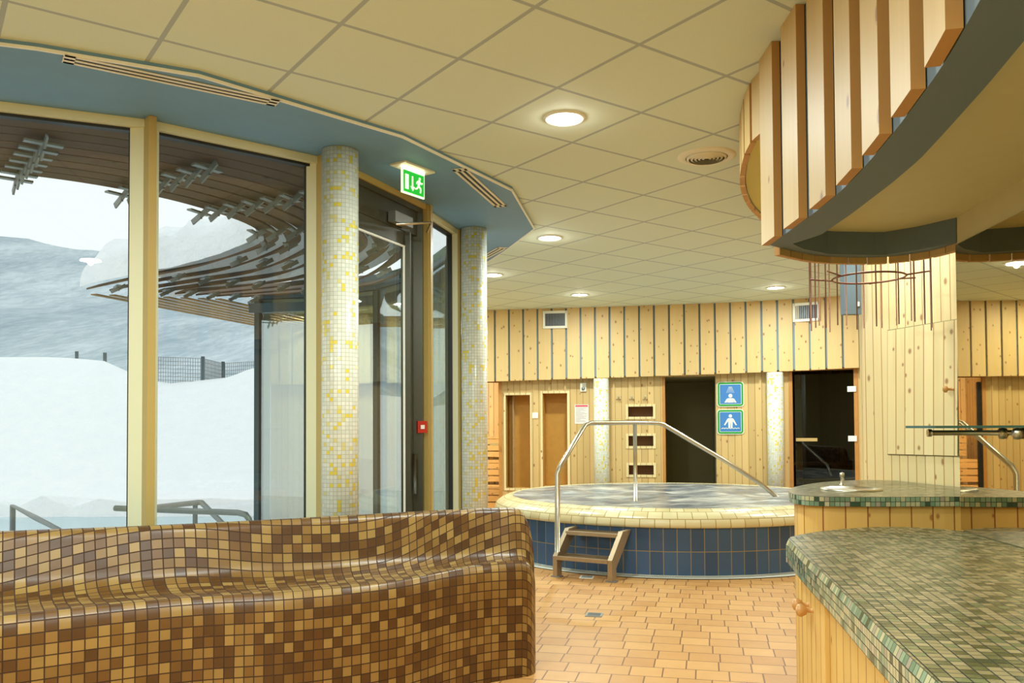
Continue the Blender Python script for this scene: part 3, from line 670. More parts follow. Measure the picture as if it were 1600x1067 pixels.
MB().lathe((0, -.03, -.02), [(0, .008), (.024, .008), (.026, 0)], 16, R=Matrix.Rotation(rad(90), 3, 'X')).build('dial', 'galv', e_)
for k, px in enumerate((966.5, 987, 1008)):
    e_ = wall_item('coat_hook', px, 622, ('chrome wall hook, leftmost of the three above the small niches', 'chrome wall hook, middle of the three above the small niches', 'chrome wall hook, rightmost of the three above the small niches')[k], 'hook', 'chrome coat hooks')
    MB().box((0, -.004, .015), (.02, .008, .06)).build('back_plate', 'steel', e_)
    b = MB(); b.tube([(0, -.008, 0), (0, -.05, -.02), (0, -.06, 0), (0, -.06, .02)], .006, 8); b.tube([(0, -.008, -.01), (.03, -.04, -.03), (.03, -.045, -.01)], .005, 8); b.tube([(0, -.008, -.01), (-.03, -.04, -.03), (-.03, -.045, -.01)], .005, 8); b.build('prong', 'steel', e_)

# ================================================================ WHIRLPOOL
PC = (1.87, 10.12); PR = 2.05
e_ = empty('whirlpool', (PC[0], PC[1], 0)); tag(e_, 'round raised whirlpool tub with blue tiled side, cream tile rim and foaming water', 'whirlpool')
N = 120
def ring(prof, n=N):
    P = []; UV = []; Ls = [0.]
    for a, b_ in zip(prof, prof[1:]): Ls.append(Ls[-1]+math.hypot(a[0]-b_[0], a[1]-b_[1]))
    for k in range(n+1):
        a = 2*pi*k/n; P.append([(r_*cos(a), r_*sin(a), z_) for r_, z_ in prof]); UV.append([(k/n*round(2*pi*PR/(.115*1.25))*.115*1.25, l_) for l_ in Ls])
    return P, UV
P, UV = ring([(PR, 0), (PR, .47)]); UV = [[(k/N*99*.235*.55, a[1]) for a in r] for k, r in enumerate(UV)]
MB().grid(P, UV).build('tiled_side', 'pooltile', e_)
prof = [(PR-.0, .46), (PR+.03, .468), (PR+.035, .49), (PR+.015, .55), (PR-.04, .59), (PR-.12, .625), (PR-.17, .635), (PR-.20, .61), (PR-.21, .56)]
P, UV = ring(prof); MB().grid(P, UV).build('rim', 'rim', e_)
b = MB(); P = []; nr = 46; na = 120
for k in range(na+1):
    a = 2*pi*k/na; row = []
    for j in range(nr+1):
        r_ = (PR-.185)*j/nr; x_, y_ = r_*cos(a), r_*sin(a)
        z_ = .628 + (.035*noise.noise(Vector((x_*1.6, y_*1.9, 1.3))) + .02*noise.noise(Vector((x_*5, y_*5, 7)))) * (1-(j/nr)**8)
        row.append((x_, y_, z_))
    P.append(row)
b.grid(P); b.build('water', 'foam_reflect', e_)
# drain channel ring round the tub
b = MB(); na = 420
for k in range(na):
    a0 = -pi*.98+ pi*.98*k/na; a1 = a0+pi*.98/na*.62
    L = [(PC[0]+r_*cos(a), PC[1]+r_*sin(a), .006) for r_, a in ((PR+.01, a0), (PR+.13, a0), (PR+.13, a1), (PR+.01, a1))]; b.face(L)
for r0, r1, zz, mi in ((PR+.0, PR+.025, .008, 0), (PR+.125, PR+.165, .008, 0), (PR, PR+.16, .002, 1)):
    for k in range(120):
        a0, a1 = -pi*.98+pi*.98*k/120, -pi*.98+pi*.98*(k+1)/120
        b.face([(PC[0]+r_*cos(a), PC[1]+r_*sin(a), zz) for r_, a in ((r0, a0), (r1, a0), (r1, a1), (r0, a1))], mi=mi)
tag(b.build('drain_channel', [MT['offwhite'], MT['bronze']]), 'curved cream overflow grating set in the floor around the whirlpool base', 'drain grate')
# handrail
hr = empty('handrail', (.45, 8.05, 0)); tag(hr, 'bent stainless steel handrail rising from the steps and dipping into the whirlpool', 'handrail')
def lc(p, o): return Vector(p)-Vector(o.location)
Q = [atY(871, 862, 7.95), atY(871, 740, 7.95), atY(875, 729, 7.97), atY(914, 664, 8.4), atY(922, 661, 8.5), atY(992, 660, 9.2), atY(1028, 661, 9.3), atY(1036, 663, 9.32), atY(1130, 718, 9.45), at(1185, 752, .80) , at(1218, 780, .58)]
Q[9] = atY(1190, 757, 9.52)
MB().tube([lc(q, hr) for q in Q], .024, 14).build('rail', 'steel', hr)
q1 = atY(992, 661, 9.2); MB().tube([lc(q1, hr), lc((q1.x, q1.y, .6), hr)], .022, 12).build('post', 'steel', hr)
# steps
stp = empty('pool_steps', (.5, 7.9, 0)); tag(stp, 'two tread metal steps with grating treads at the whirlpool edge', 'steps')
fl = at(860, 894, 0); frr = at(948, 902, 0)
su = Vector((.86, -.51, 0)); sv = Vector((.51, .86, 0)); W_ = .56; fl = Vector((.44, 8.14, 0))
def SP(a, b_, z_): return lc(fl+su*a+sv*b_+Vector((0, 0, z_)), stp)
W2 = W_*.97
for nm, b0, zz in (('tread', -.05, .185), ('tread', .17, .40)):
    b = MB(); b.bar(SP(0, b0, zz), SP(W2, b0, zz), .03, .035); b.bar(SP(0, b0+.22, zz), SP(W2, b0+.22, zz), .02, .03)
    for k in range(8): b.bar(SP(.02, b0+.02+k*.026, zz), SP(W2-.02, b0+.02+k*.026, zz), .006, .024)
    for k in range(22): b.bar(SP(.02+k*(W2-.04)/21, b0, zz+.006), SP(.02+k*(W2-.04)/21, b0+.22, zz+.006), .005, .02)
    b.build(nm, 'stairmetal', stp)
for a in (-.03, W2+.0):
    b = MB()
    pts = [(-.06, 0), (.04, 0), (.04, .12), (.36, .40), (.40, .44), (.20, .44), (-.06, .20)]
    A_ = [SP(a, y_, z_) for y_, z_ in pts]; B_ = [SP(a+.045, y_, z_) for y_, z_ in pts]; b.face(A_[::-1]); b.face(B_)
    for k in range(len(pts)): q = (k+1) % len(pts); b.face([A_[k], A_[q], B_[q], B_[k]])
    sd = b.build('stringer', 'stairmetal', stp)
    b = MB(); b.bar(SP(a-.02, -.03, .006), SP(a+.08, -.03, .006), .07, .012); b.build('foot_plate', 'galv', sd)
# floor drains
def fdrain(px0, px1, py0, py1, m_, label):
    p = at((px0+px1)/2, (py0+py1)/2, 0); w_ = (at(px1, py1, 0)-at(px0, py1, 0)).length*.9; e_ = empty('floor_drain', (p.x, p.y, 0), rad(-13)); tag(e_, label, 'floor drain', 'square floor drains')
    MB().box((0, 0, .002), (w_, w_, .008)).build('cover', m_, e_)
    b = MB()
    for k in range(5): b.box((0, -w_*.34+w_*.17*k, .0065), (w_*.8, w_*.05, .002))
    b.build('slot', 'bronze', e_)
fdrain(914, 943, 957, 965, 'galv', 'dark square floor drain in the open terracotta floor')
fdrain(905, 929, 899, 905, 'white', 'pale square floor drain beside the foot of the pool steps')

# ================================================================ TILED BENCH
BK = .88                                                  # clear of the columns behind
back = [(-4.6, 4.02), (-3.9, 4.25), (-3.3, 4.48), (-2.84, 4.66), (-2.09, 4.90), (-1.43, 5.20), (-.84, 5.51), (-.30, 5.78), (-.01, 5.84)]
front = [(-3.6, 2.95), (-3.25, 3.3), (-2.85, 3.70), (-2.43, 3.99), (-1.75, 4.37), (-1.18, 4.54), (-.66, 4.84), (-.22, 5.36), (.04, 5.53)]
Bk = smooth([(x_*BK, y_*BK, 0) for x_, y_ in back], 8); Fr = smooth([(x_*BK, y_*BK, 0) for x_, y_ in front], 8)
def bench_profile(d_):
    # (lateral, z)
    k = d_
    pr_ = [(-.11, -.1977), (-.12, .25), (-.12, .62), (-.10, .79), (-.055, .865), (.0, .885), (.05, .865), (.06+.02*k, .80), (.07+.05*k, .70), (.075+.09*k, .61), (.085+.18*k, .565), (.07+.42*k, .548), (k-.14*min(1, k/.5), .556), (k-.035, .562), (k-.004, .545), (k+.016, .505), (k+.022, .40), (k+.01, .15), (k-.01, -.1977)]
    return smooth([(a, b_, 0) for a, b_ in pr_], 4)
P = []; UV = []; ua = 0.; last = None
secs = []
for i in range(len(Bk)):
    B_, F_ = Bk[i], Fr[i]; dv = F_-B_; secs.append((B_, dv.normalized(), dv.length, 0.))
def add_sec(B_, dirv, d_, zs, lat, ush):
    pr_ = bench_profile(d_); row = []; ur = []; v_ = 0; pv = None; mid = d_*.45
    for q in pr_:
        l_ = mid+(q.x-mid)*lat; z_ = max(0, H-(H-q.y)*BK)*zs
        row.append(B_+dirv*l_+Vector((0, 0, z_)))
        if pv is not None: v_ += math.hypot(l_-pv[0], z_-pv[1])
        pv = (l_, z_); ur.append((ush, v_))
    v0 = ur[50][1]; ur = [(a, c-v0+5.) for a, c in ur]
    P.append(row); UV.append(ur)
for i, (B_, dirv, d_, _) in enumerate(secs):
    m_ = B_+dirv*d_*.5
    if last is not None: ua += (m_-last).length
    last = m_; add_sec(B_, dirv, d_, 1., 1., ua)
ed = Vector((.93, .25, 0)).normalized(); B_, dirv, d_, _ = secs[-1]
for k in range(1, 10):
    t_ = rad(90*k/9); add_sec(B_+ed*.12*sin(t_), dirv, d_, 1-.30*(1-cos(t_))**1.3, max(.02, cos(t_)**.8 if k < 9 else .02), ua+.16*sin(t_)+.1*(1-cos(t_)))
b = MB(); b.grid(P, UV); o = b.build('tiled_bench', 'bench'); tag(o, 'long curved heated bench covered in brown and amber mosaic tiles, in the left foreground', 'bench')

# ================================================================ BAR COUNTERS
def offset(pts, d):
    n = len(pts); out = []
    for i in range(n):
        a, b_, c = Vector(pts[i-1]), Vector(pts[i]), Vector(pts[(i+1) % n])
        e1 = (b_-a).normalized(); e2 = (c-b_).normalized(); n1 = Vector((-e1.y, e1.x)); n2 = Vector((-e2.y, e2.x)); k = n1+n2
        out.append(tuple(b_+k*(d/max(.4, k.dot(n1)))))
    return out
def wp(y_): k = (y_-MW[1][1])/(MW[0][1]-MW[1][1]); return MW[1][0]+(MW[0][0]-MW[1][0])*k
arc1 = [tuple(p)[:2] for p in smooth([(2.10, 3.90, 0), (2.0, 4.03, 0), (1.8, 4.10, 0), (1.51, 3.99, 0), (1.28, 3.80, 0), (1.205, 3.68, 0), (1.19, 3.60, 0), (1.10, 3.15, 0), (1.02, 2.70, 0), (.865, 1.88, 0), (.74, 1.1, 0), (.7, .3, 0)], 4)]
c1o = arc1 + [(wp(.3)-.003, .3), (wp(3.9)-.003, 3.90)]           # counter-clockwise
bar1 = empty('bar_counter', (1.5, 2.5, 0)); tag(bar1, 'large bar counter with green mosaic top in the right foreground, pine plank front', 'counter')
an = math.atan2(3.6-1.88, 1.19-.865)
def local(mb, o): mb.v = [(a-o.location.x, b_-o.location.y, c-o.location.z) for a, b_, c in mb.v]; return mb
b = MB(); b.poly(c1o, .95, mi=0, uvr=an); 
ins = offset(c1o, -.012); L = 0
n = len(c1o)
for i in range(n-3+1):
    a, c = c1o[i], c1o[(i+1) % n]; a2, c2 = offset(c1o, -.010)[i], offset(c1o, -.010)[(i+1) % n]; d_ = math.hypot(a[0]-c[0], a[1]-c[1])
    b.face([(a[0], a[1], .95), (c[0], c[1], .95), (c2[0], c2[1], .926), (a2[0], a2[1], .926)][::-1], [(L, .10), (L+d_, .10), (L+d_, .075), (L, .075)][::-1], 1)
    b.face([(a2[0], a2[1], .926), (c2[0], c2[1], .926), (c2[0], c2[1], .852), (a2[0], a2[1], .852)][::-1], [(L, .075), (L+d_, .075), (L+d_, 0), (L, 0)][::-1], 1)
    L += d_
b.poly(offset(c1o, -.010)[::-1], .852, mi=1)
local(b, bar1).build('worktop', ['barm', 'bare'], bar1)
c1b = offset(c1o, .05)
b = MB(); b.poly(c1b, 0, .852, uo=.02); local(b, bar1).build('front', 'plank_bar', bar1)
# cupboard doors with knobs on the aisle side
fa, fb = Vector(c1b[25]), Vector(c1b[29])
def side_pt(y_):
    for i in range(n):
        a, c = c1b[i], c1b[(i+1) % n]
        if a[1] >= y_ > c[1] and a[0] < 1.6: k = (a[1]-y_)/(a[1]-c[1]); d = (Vector(c)-Vector(a)).normalized(); return Vector((a[0]+(c[0]-a[0])*k, y_)), d
for y0, y1, ky in ((3.50, 3.30, 3.345), (3.285, 3.0, 3.24)):
    a, d = side_pt(y0); c, _ = side_pt(y1); n_ = Vector((d.y, -d.x)); 
    if n_.x > 0: n_ = -n_
    b = MB(); m_ = (a+c)/2+n_*.008; b.box((m_.x, m_.y, .45), ((c-a).length, .016, .72), math.atan2((c-a).y, (c-a).x), uo=.02)
    dr_ = local(b, bar1).build('cupboard_door', 'plank_bar', bar1)
    q, _ = side_pt(ky); q = q+n_*.016; b = MB(); v3 = Vector((n_.x, n_.y, 0)); q3 = Vector((q.x, q.y, .735))
    b.tube([q3, q3+v3*.022, q3+v3*.028, q3+v3*.045, q3+v3*.058, q3+v3*.064], [.009, .008, .017, .026, .022, .008], 16)
    local(b, bar1).build('knob', 'knob', dr_)
# second counter, a little higher, with wash basin
c2o = [tuple(p)[:2] for p in smooth([(2.50, 5.52, 0), (2.30, 5.58, 0), (2.02, 5.42, 0), (1.76, 5.12, 0), (1.60, 4.85, 0), (1.515, 4.60, 0), (1.50, 4.42, 0), (1.56, 4.33, 0), (1.70, 4.29, 0), (2.0, 4.27, 0), (2.66, 4.28, 0)], 4)] + [(2.70, 4.3), (2.66, 4.5), (2.60, 4.93)]
bar2 = empty('drinks_counter', (2.1, 4.9, 0)); tag(bar2, 'raised counter with rounded green mosaic top holding a wash basin, behind the bar', 'counter')
b = MB(); b.poly(c2o, 1.08, mi=0, uvr=.1); L = 0; n2 = len(c2o)
for i in range(n2-3):
    a, c = c2o[i], c2o[(i+1) % n2]; d_ = math.hypot(a[0]-c[0], a[1]-c[1])
    b.face([(a[0], a[1], 1.08), (c[0], c[1], 1.08), (c[0], c[1], 1.03), (a[0], a[1], 1.03)][::-1], [(L, .05), (L+d_, .05), (L+d_, 0), (L, 0)][::-1], 1); L += d_
b.poly(c2o[::-1], 1.03, mi=1); local(b, bar2).build('worktop', ['barm', 'bare'], bar2)
b = MB(); b.poly(offset(c2o, .03), 0, 1.03, uo=.03); local(b, bar2).build('front', 'plank_bar', bar2)
p = at(1330, 765, 1.08); e_ = empty('wash_basin', (p.x, p.y, 1.08)); tag(e_, 'shallow round steel basin set in the raised counter', 'basin')
MB().lathe((0, 0, 0), [(.165, .001), (.165, .008), (.14, .010), (.13, .003), (.1, .0015), (.0, .0012)], 30).build('bowl', 'steel', e_)
p2 = at(1336, 762, 1.08); p2.y += .19; e_ = empty('tap', (p2.x, p2.y, 1.08)); tag(e_, 'small chrome drinking tap behind the round basin', 'tap')
MB().lathe((0, 0, 0), [(.018, 0), (.018, .006), (.009, .01), (.009, .05), (.014, .055), (.013, .075), (0, .08)], 14).build('body', 'steel', e_)
b = MB(); b.tube([(0, 0, .045), (-.01, -.035, .05), (-.012, -.05, .035)], .006, 8); b.build('spout', 'steel', e_)

# ================================================================ MIRROR AND SHELF
mn = Vector((-md.y, md.x))
b = MB(); a = Vector(MW[0])-md*.005+mn*.001; c = Vector(MW[0])-md*2.4+mn*.001
b.poly([(a.x, a.y), (c.x, c.y), (c.x+mn.x*.008, c.y+mn.y*.008), (a.x+mn.x*.008, a.y+mn.y*.008)][::-1], .955, 2.29); tag(b.build('wall_mirror', 'mirror'), 'tall mirror on the wall behind the bar, reflecting the whirlpool', 'mirror')
she = empty('glass_shelf', (1.9, 3.5, 1.43)); tag(she, 'green glass shelf on steel pegs sticking out from the bar mirror', 'shelf')
s0 = atY(1415, 669.5, 3.62); ww = wp(3.3)
b = MB(); b.poly([(s0.x, 3.62), (s0.x+.02, 3.40), (wp(3.25)-.012, 3.25), (wp(3.62)-.012, 3.62)], 1.432, 1.442); local(b, she).build('glass_plate', 'green_glass', she)
b = MB(); b.tube([(s0.x+.05, 3.52, 1.412), (wp(3.4)-.012, 3.40, 1.412)], .011, 12); b.tube([(s0.x+.045, 3.5205, 1.412), (s0.x+.06, 3.5185, 1.412)], .016, 12); local(b, she).build('rail', 'steel', she)
for yy in (3.42, 3.30):
    b = MB(); b.lathe((wp(yy)-.05, yy, 1.41), [(0, .022), (.014, .02), (.02, .01), (.02, -.01), (.014, -.022), (0, -.024)], 14); local(b, she).build('peg', 'steel', she)

# ================================================================ TIMBER CANOPIES
ZB = 2.30
out_near = [(1.232, 3.97), (1.228, 3.63), (1.222, 3.28), (1.20, 2.96), (1.15, 2.60), (1.09, 2.26), (1.02, 1.93), (.93, 1.60), (.84, 1.25)]
out_far = [(2.108, 3.935), (2.07, 4.12), (1.9, 4.27), (1.59, 4.24), (1.38, 4.10)]
On = smooth([(x_, y_, 0) for x_, y_ in out_near], 4); Of = smooth([(x_, y_, 0) for x_, y_ in out_far]+[(1.232, 3.97, 0)], 4)[:-1]
can = empty('timber_canopy', (1.6, 2.9, ZB)); tag(can, 'suspended canopy over the bar clad in broad vertical pine boards, cream underside', 'canopy')
outer = [tuple(p)[:2] for p in Of+On]                       # far arc then near side, counter-clockwise
in_near = [at(1283, 368, ZB), at(1330, 336, ZB), at(1392, 289, ZB), at(1437, 251, ZB), at(1479, 206, ZB), at(1543, 135, ZB)]
inner = [(2.096, 3.925), (2.0, 4.10), (1.88, 4.22), (1.6, 4.19), (1.42, 4.06), (1.33, 3.94)] + [(p.x, p.y) for p in in_near] + [(1.08, 1.55), (1.0, 1.27)]
e_end = [(wp(1.27), 1.27), (wp(3.93), 3.93)]
oL = Line(outer); iL = Line(inner); K = 60
b = MB(); R0 = []; 
po = [oL.at(oL.len*k/K)[0] for k in range(K+1)]; pi_ = [iL.at(iL.len*k/K)[0] for k in range(K+1)]
# match by fraction from the corner on both sides
so = Line([tuple(p)[:2] for p in Of]+[(1.232, 3.97)]).len/oL.len; si = Line(inner[:6]).len/iL.len
def fr_(L, s_, k): return L.at(L.len*(k/20*s_ if k <= 20 else s_+(k-20)/(K-20)*(1-s_)))[0]
po = [fr_(oL, so, k) for k in range(K+1)]; pi_ = [fr_(iL, si, k) for k in range(K+1)]
b.grid([[(p.x, p.y, ZB+.004), (q.x, q.y, ZB+.004)] for p, q in zip(po, pi_)], sm=False)
b.grid([[(q.x, q.y, ZB+.004), (q.x, q.y, ZB+.125)] for q in pi_], sm=False)
b.grid([[(p.x, p.y, ZB+.004), (p.x, p.y, ZC)] for p in po], sm=False)
local(b, can).build('fascia', 'slate', can)
b = MB(); b.poly(([tuple(q) for q in pi_]+e_end)[::-1], ZB+.12); local(b, can).build('underside', 'cream', can)
def boards(parent, L, u0, u1, z0, pitch, wd, T, off, name='board', mats='pine_big', jig=.0):
    u_ = u0; k = 0
    while u_+wd <= u1+1e-3:
        p, _ = L.at(u_); q, _ = L.at(u_+wd); d = (q-p).normalized(); n_ = Vector((-d.y, d.x)) if off >= 0 else Vector((d.y, -d.x))
        m_ = (p+q)/2+n_*(abs(off)+T/2)
        b = MB(); b.box((m_.x, m_.y, (z0+ZC)/2-jig), ((q-p).length, T, ZC-z0-.004), math.atan2(d.y, d.x), uo=10*(k+3)+.37*k, mi=0)
        # edges, top and bottom use the browner side colour
        for fi_ in range(6): b.mi[fi_] = 0 if fi_ < 2 else 1
        local(b, parent).build(name, [mats, 'pine_side'], parent); u_ += pitch; k += 1
# near side boards: outward is to the left (-x)
nl = Line([tuple(p)[:2] for p in On])
boards(can, nl, .0, nl.len, ZB, .335, .20, .036, -.004)
fl_ = Line([tuple(p)[:2] for p in Of]+[(1.232, 3.97)])
boards(can, fl_, .0, fl_.len, ZB-.03, .1, .094, .03, -.002)
# second tier, higher and farther
ZB2 = 2.90
can2 = empty('upper_timber_canopy', (2.2, 4.9, ZB2)); tag(can2, 'higher round canopy behind the bar canopy, pine boards and yellow underside', 'canopy')
a2 = [at(1199, 186, ZB2), at(1177, 228, ZB2), at(1165, 280, ZB2), at(1176, 318, ZB2), at(1203, 350, ZB2)]; a2[0] = Vector((1.27, 4.04, 0))
arc2 = [tuple(p)[:2] for p in smooth([(p.x, p.y, 0) for p in a2]+[(2.05, 6.6, 0), (2.6, 7.0, 0)], 5)]
b = MB(); b.poly((arc2+[(2.9, 7.0), (2.9, 4.05)])[::1], ZB2+.01); b.poly((arc2+[(2.9, 7.0), (2.9, 4.05)])[::-1], ZB2+.006)
local(b, can2).build('underside', 'yellow', can2)
b = MB(); b.grid([[(p[0], p[1], ZB2), (p[0], p[1], ZC)] for p in arc2], sm=False); local(b, can2).build('fascia', 'slate', can2)
boards(can2, Line(arc2), .0, Line(arc2).len, ZB2-.015, .20, .17, .03, .004)
downlight(Vector((2.15, 5.25, 0)), 'hidden downlight added in the yellow underside of the higher canopy, above the wash basin', energy=15, z=ZB2+.004)  # lamp added out of sight to brighten the plank wall
# hanging rod ornament
pc = Vector((2.14, 5.0)); zr = atY(1370, 434, 5.0).z
orn = empty('hanging_rods', (pc.x, pc.y, zr)); tag(orn, 'circle of thin rusty rods hanging around a wire ring in front of the plank wall', 'hanging ornament')
b = MB(); b.tube([(.205*cos(2*pi*k/40), .205*sin(2*pi*k/40), 0) for k in range(40)], .006, 6, closed=True); b.build('ring', 'rust', orn)
for k in range(20):
    a = 2*pi*k/20+.1*random.random(); r_ = .335; zt = ZB2-zr-.002; zl = -.30-.05*random.random() if sin(a) < 0 else -.24-.06*random.random()
    b = MB(); b.tube([(r_*cos(a), r_*sin(a), zt), (r_*cos(a), r_*sin(a), zl)], .0042, 6); b.build('rod', 'rust', orn)
for a in (200, 150, 60, 10, 330):
    b = MB(); a = rad(a); b.tube([(.205*cos(a), .205*sin(a), 0), (.335*cos(a+.1), .335*sin(a+.1), .015)], .005, 6); b.build('arm', 'rust', orn)
# grey duct
q = atY(1329, 450, 5.75); ZD = ZB2; e_ = empty('duct_box', (q.x, q.y, ZD)); tag(e_, 'dark grey rectangular box hanging at the edge of the plank wall', 'duct')
zl = atY(1329, 492, 5.75).z
MB().box((0, 0, (zl-ZD)/2), (.12, .06, ZD-zl-.004), rad(6)).build('casing', 'slate', e_)
MB().box((.035, -.034, zl-ZD+.07), (.02, .008, .03), rad(6)).build('latch', 'white', e_)

# ================================================================ OUTDOORS
# snow ground
def ridge_h(x_, y_):
    k = x_/y_
    pts = [(-1.2, 3.9), (-.72, 3.72), (-.56, 3.68), (-.49, 3.60), (-.455, 3.15), (-.42, 2.78), (-.36, 2.95), (-.30, 3.30), (-.2, 3.4), (.4, 3.2)]
    for (a, h0), (b_, h1) in zip(pts, pts[1:]):
        if a <= k <= b_: t_ = (k-a)/(b_-a); t_ = t_*t_*(3-2*t_); return h0+(h1-h0)*t_
    return 3.3
def gz(x_, y_):
    base = -.12
    inside = (-13 < x_ < -4.2) and (8.6 < y_ < 16.0)
    r = math.hypot(x_, y_)
    t_ = max(0, min(1, (y_-17.2)/9.0)); t_ = t_*t_*(3-2*t_)
    z_ = base + t_*(ridge_h(x_, max(y_, 1))-base)
    if y_ > 27: z_ -= (y_-27)*.10
    if y_ > 15.8: z_ += .12*noise.noise(Vector((x_*.5, y_*.5, 0)))
    dx_ = min(x_+13, -4.4+.35*sin(y_*1.3)-x_); dy_ = min(y_-8.2, 16.2+.25*noise.noise(Vector((x_, 1, 0)))-y_); m_ = min(dx_, dy_)
    if m_ > 0: z_ -= .75*min(1, m_/.35)
    elif m_ > -1.2 and y_ > 15: z_ += .22*(1+m_/1.2)+.1*noise.noise(Vector((x_*1.7, y_*1.7, 3)))
    return z_
b = MB(); XS = [-60+i*1.5 for i in range(20)]+[-30+.55*i for i in range(50)]+[-2.5+i*1.2 for i in range(16)]; YS = [4.1+.45*i for i in range(56)]+[29.5+1.5*i for i in range(15)]
b.grid([[(x_, y_, gz(x_, y_) if not (y_ < 14.2 and x_ > -3.9) else -.35) for y_ in YS] for x_ in XS]); st(b.build('ground_snow', 'snow'))
b = MB(); b.face([(-14, 7.9, -.24), (-3.9, 7.9, -.24), (-3.9, 16.6, -.24), (-14, 16.6, -.24)]); o = b.build('outdoor_pool_water', 'outwater'); tag(o, 'pale steaming water of the outdoor pool edged by snow beyond the left windows', 'outdoor pool')
# mountain
b = MB(); P = []
for i in range(80):
    x_ = -330+i*5.0; row = []
    for j in range(30):
        y_ = 70+j*7.0; k = x_/260.; 
        top = 57+(-k-.56)*55 if k < -.44 else 50+(-k-.44)*75
        top = max(16, top)
        t_ = min(1, j/27); t_ = t_**.8
        z_ = -6+ (top+7)*t_ + (7*noise.noise(Vector((x_*.018, y_*.018, 4)))+2*noise.noise(Vector((x_*.07, y_*.07, 1))))*t_*.55 + .9*noise.noise(Vector((x_*.5, y_*.5, 1)))*t_
        row.append((x_, y_, z_))
    P.append(row)
b.grid(P); st(b.build('mountain_slope', 'hazed_forest'))
# fence on the ridge
fp = []
for px, py0, py1, Y in ((164, 551, 559, 27.5), (217, 554, 588, 26.5), (317, 557, 588, 26.2), (348.5, 565, 584, 27.2), (430, 560, 580, 28), (120, 549, 560, 29)):
    t0, t1 = atY(px, py0, Y), atY(px, py1, Y); fp.append((t0, px)); o = MB().tube([(t0.x, t0.y, min(t1.z, gz(t0.x, t0.y))-.1), t0], .06, 8).build('fence_post', 'greyframe')
    tag(o, {164: 'short fence post showing left of the gold mullion on the snow ridge', 217: 'fence post just left of the gold mullion on the snow ridge', 317: 'taller fence post on the ridge in the second window', 348.5: 'shorter fence post on the ridge beside the taller one', 430: 'fence post on the ridge seen behind the outer glass wing', 120: 'snow-sunk fence post at the far left of the ridge'}[px], 'fence post', 'fence posts on the snow ridge')
fp = sorted([p for p, _ in fp if p.x > -13], key=lambda q: q.x)
b = MB()
for a, c in zip(fp, fp[1:]):
    a = a.copy(); c = c.copy(); nn2 = 26
    for k in range(nn2+1):
        q = a+(c-a)*k/nn2; b.tube([(q.x, q.y, q.z-1.0), (q.x, q.y, q.z-.05)], .008, 4, cap=False)
    for k in range(9): b.tube([a-Vector((0, 0, .06+.12*k)), c-Vector((0, 0, .06+.12*k))], .008, 4, cap=False)
tag(b.build('fence_mesh', 'galv'), 'thin wire mesh fence strung along the snow ridge', 'fence')
# canopy ring over the courtyard
ci = smooth([(-5.9, 5.3, 0), (-4.9, 5.0, 0), (-4.1, 5.02, 0), (-3.5, 5.18, 0), (-3.02, 5.40, 0), (-2.66, 5.68, 0), (-2.35, 6.08, 0), (-2.12, 6.65, 0), (-2.12, 7.15, 0), (-2.35, 7.6, 0), (-3.2, 8.48, 0), (-4.1, 9.12, 0), (-4.99, 9.81, 0)], 6)
cob = smooth([(-5.9, 4.15, 0), (-4.9, 4.12, 0), (-3.9, 4.15, 0), (-3.1, 4.40, 0), (-2.3, 4.70, 0), (-1.75, 5.08, 0), (-1.3, 5.6, 0), (-1.0, 6.4, 0), (-.85, 7.2, 0), (-.95, 8.2, 0), (-1.6, 9.7, 0), (-2.6, 10.3, 0), (-3.5, 10.62, 0)], 6)
oc = empty('courtyard_canopy', (-3, 7, 3)); tag(oc, 'brown slatted timber canopy curving around the snowy courtyard outside the windows', 'canopy')
NS = 8
for k in range(NS):
    t_ = k/(NS-1); pts = [a.lerp(c, t_) for a, c in zip(ci, cob)]
    if k == 0: pass
    b = MB(); rows = []; UVr = []; L = 0; pv = None; wd, th = .175, .02
    for i, p in enumerate(pts):
        d = (pts[min(i+1, len(pts)-1)]-pts[max(i-1, 0)]).normalized(); n_ = Vector((-d.y, d.x, 0))*-1     # toward facade side
        if pv is not None: L += (p-pv).length
        pv = p; z_ = 3.08+.003*k; tl = rad(7 if i < 46 else min(24, 7+(i-46)*1.5)); wd = .66*(cob[i]-ci[i]).length/(NS-1)
        ax = n_*cos(tl)*wd+Vector((0, 0, sin(tl)*wd)); up_ = Vector((0, 0, th))
        p3 = Vector((p.x, p.y, z_)); q = [p3, p3+ax, p3+ax+up_, p3+up_, p3]
        rows.append(q); UVr.append([(10*k+a, L) for a in (0, wd, wd+th, 2*wd+th, 2*wd+2*th)])
    b.grid(rows, UVr, sm=False); b.face(rows[0][:4]); b.face(rows[-1][:4][::-1])
    local(b, oc).build('slat', 'timber', oc)
b = MB(); b.grid([[(p.x, p.y, z_+.0) for p, z_ in ((ci[i].lerp(cob[i], .03), 3.22), (ci[i].lerp(cob[i], 1.0), 3.34), (ci[i].lerp(cob[i], 1.0), 3.37), (ci[i].lerp(cob[i], .03), 3.25), (ci[i].lerp(cob[i], .03), 3.22))] for i in range(0, 46)], sm=False)
local(b, oc).build('gap_backing', 'gap_dark', oc)  # dark sheet added above the slats so their gaps read dark
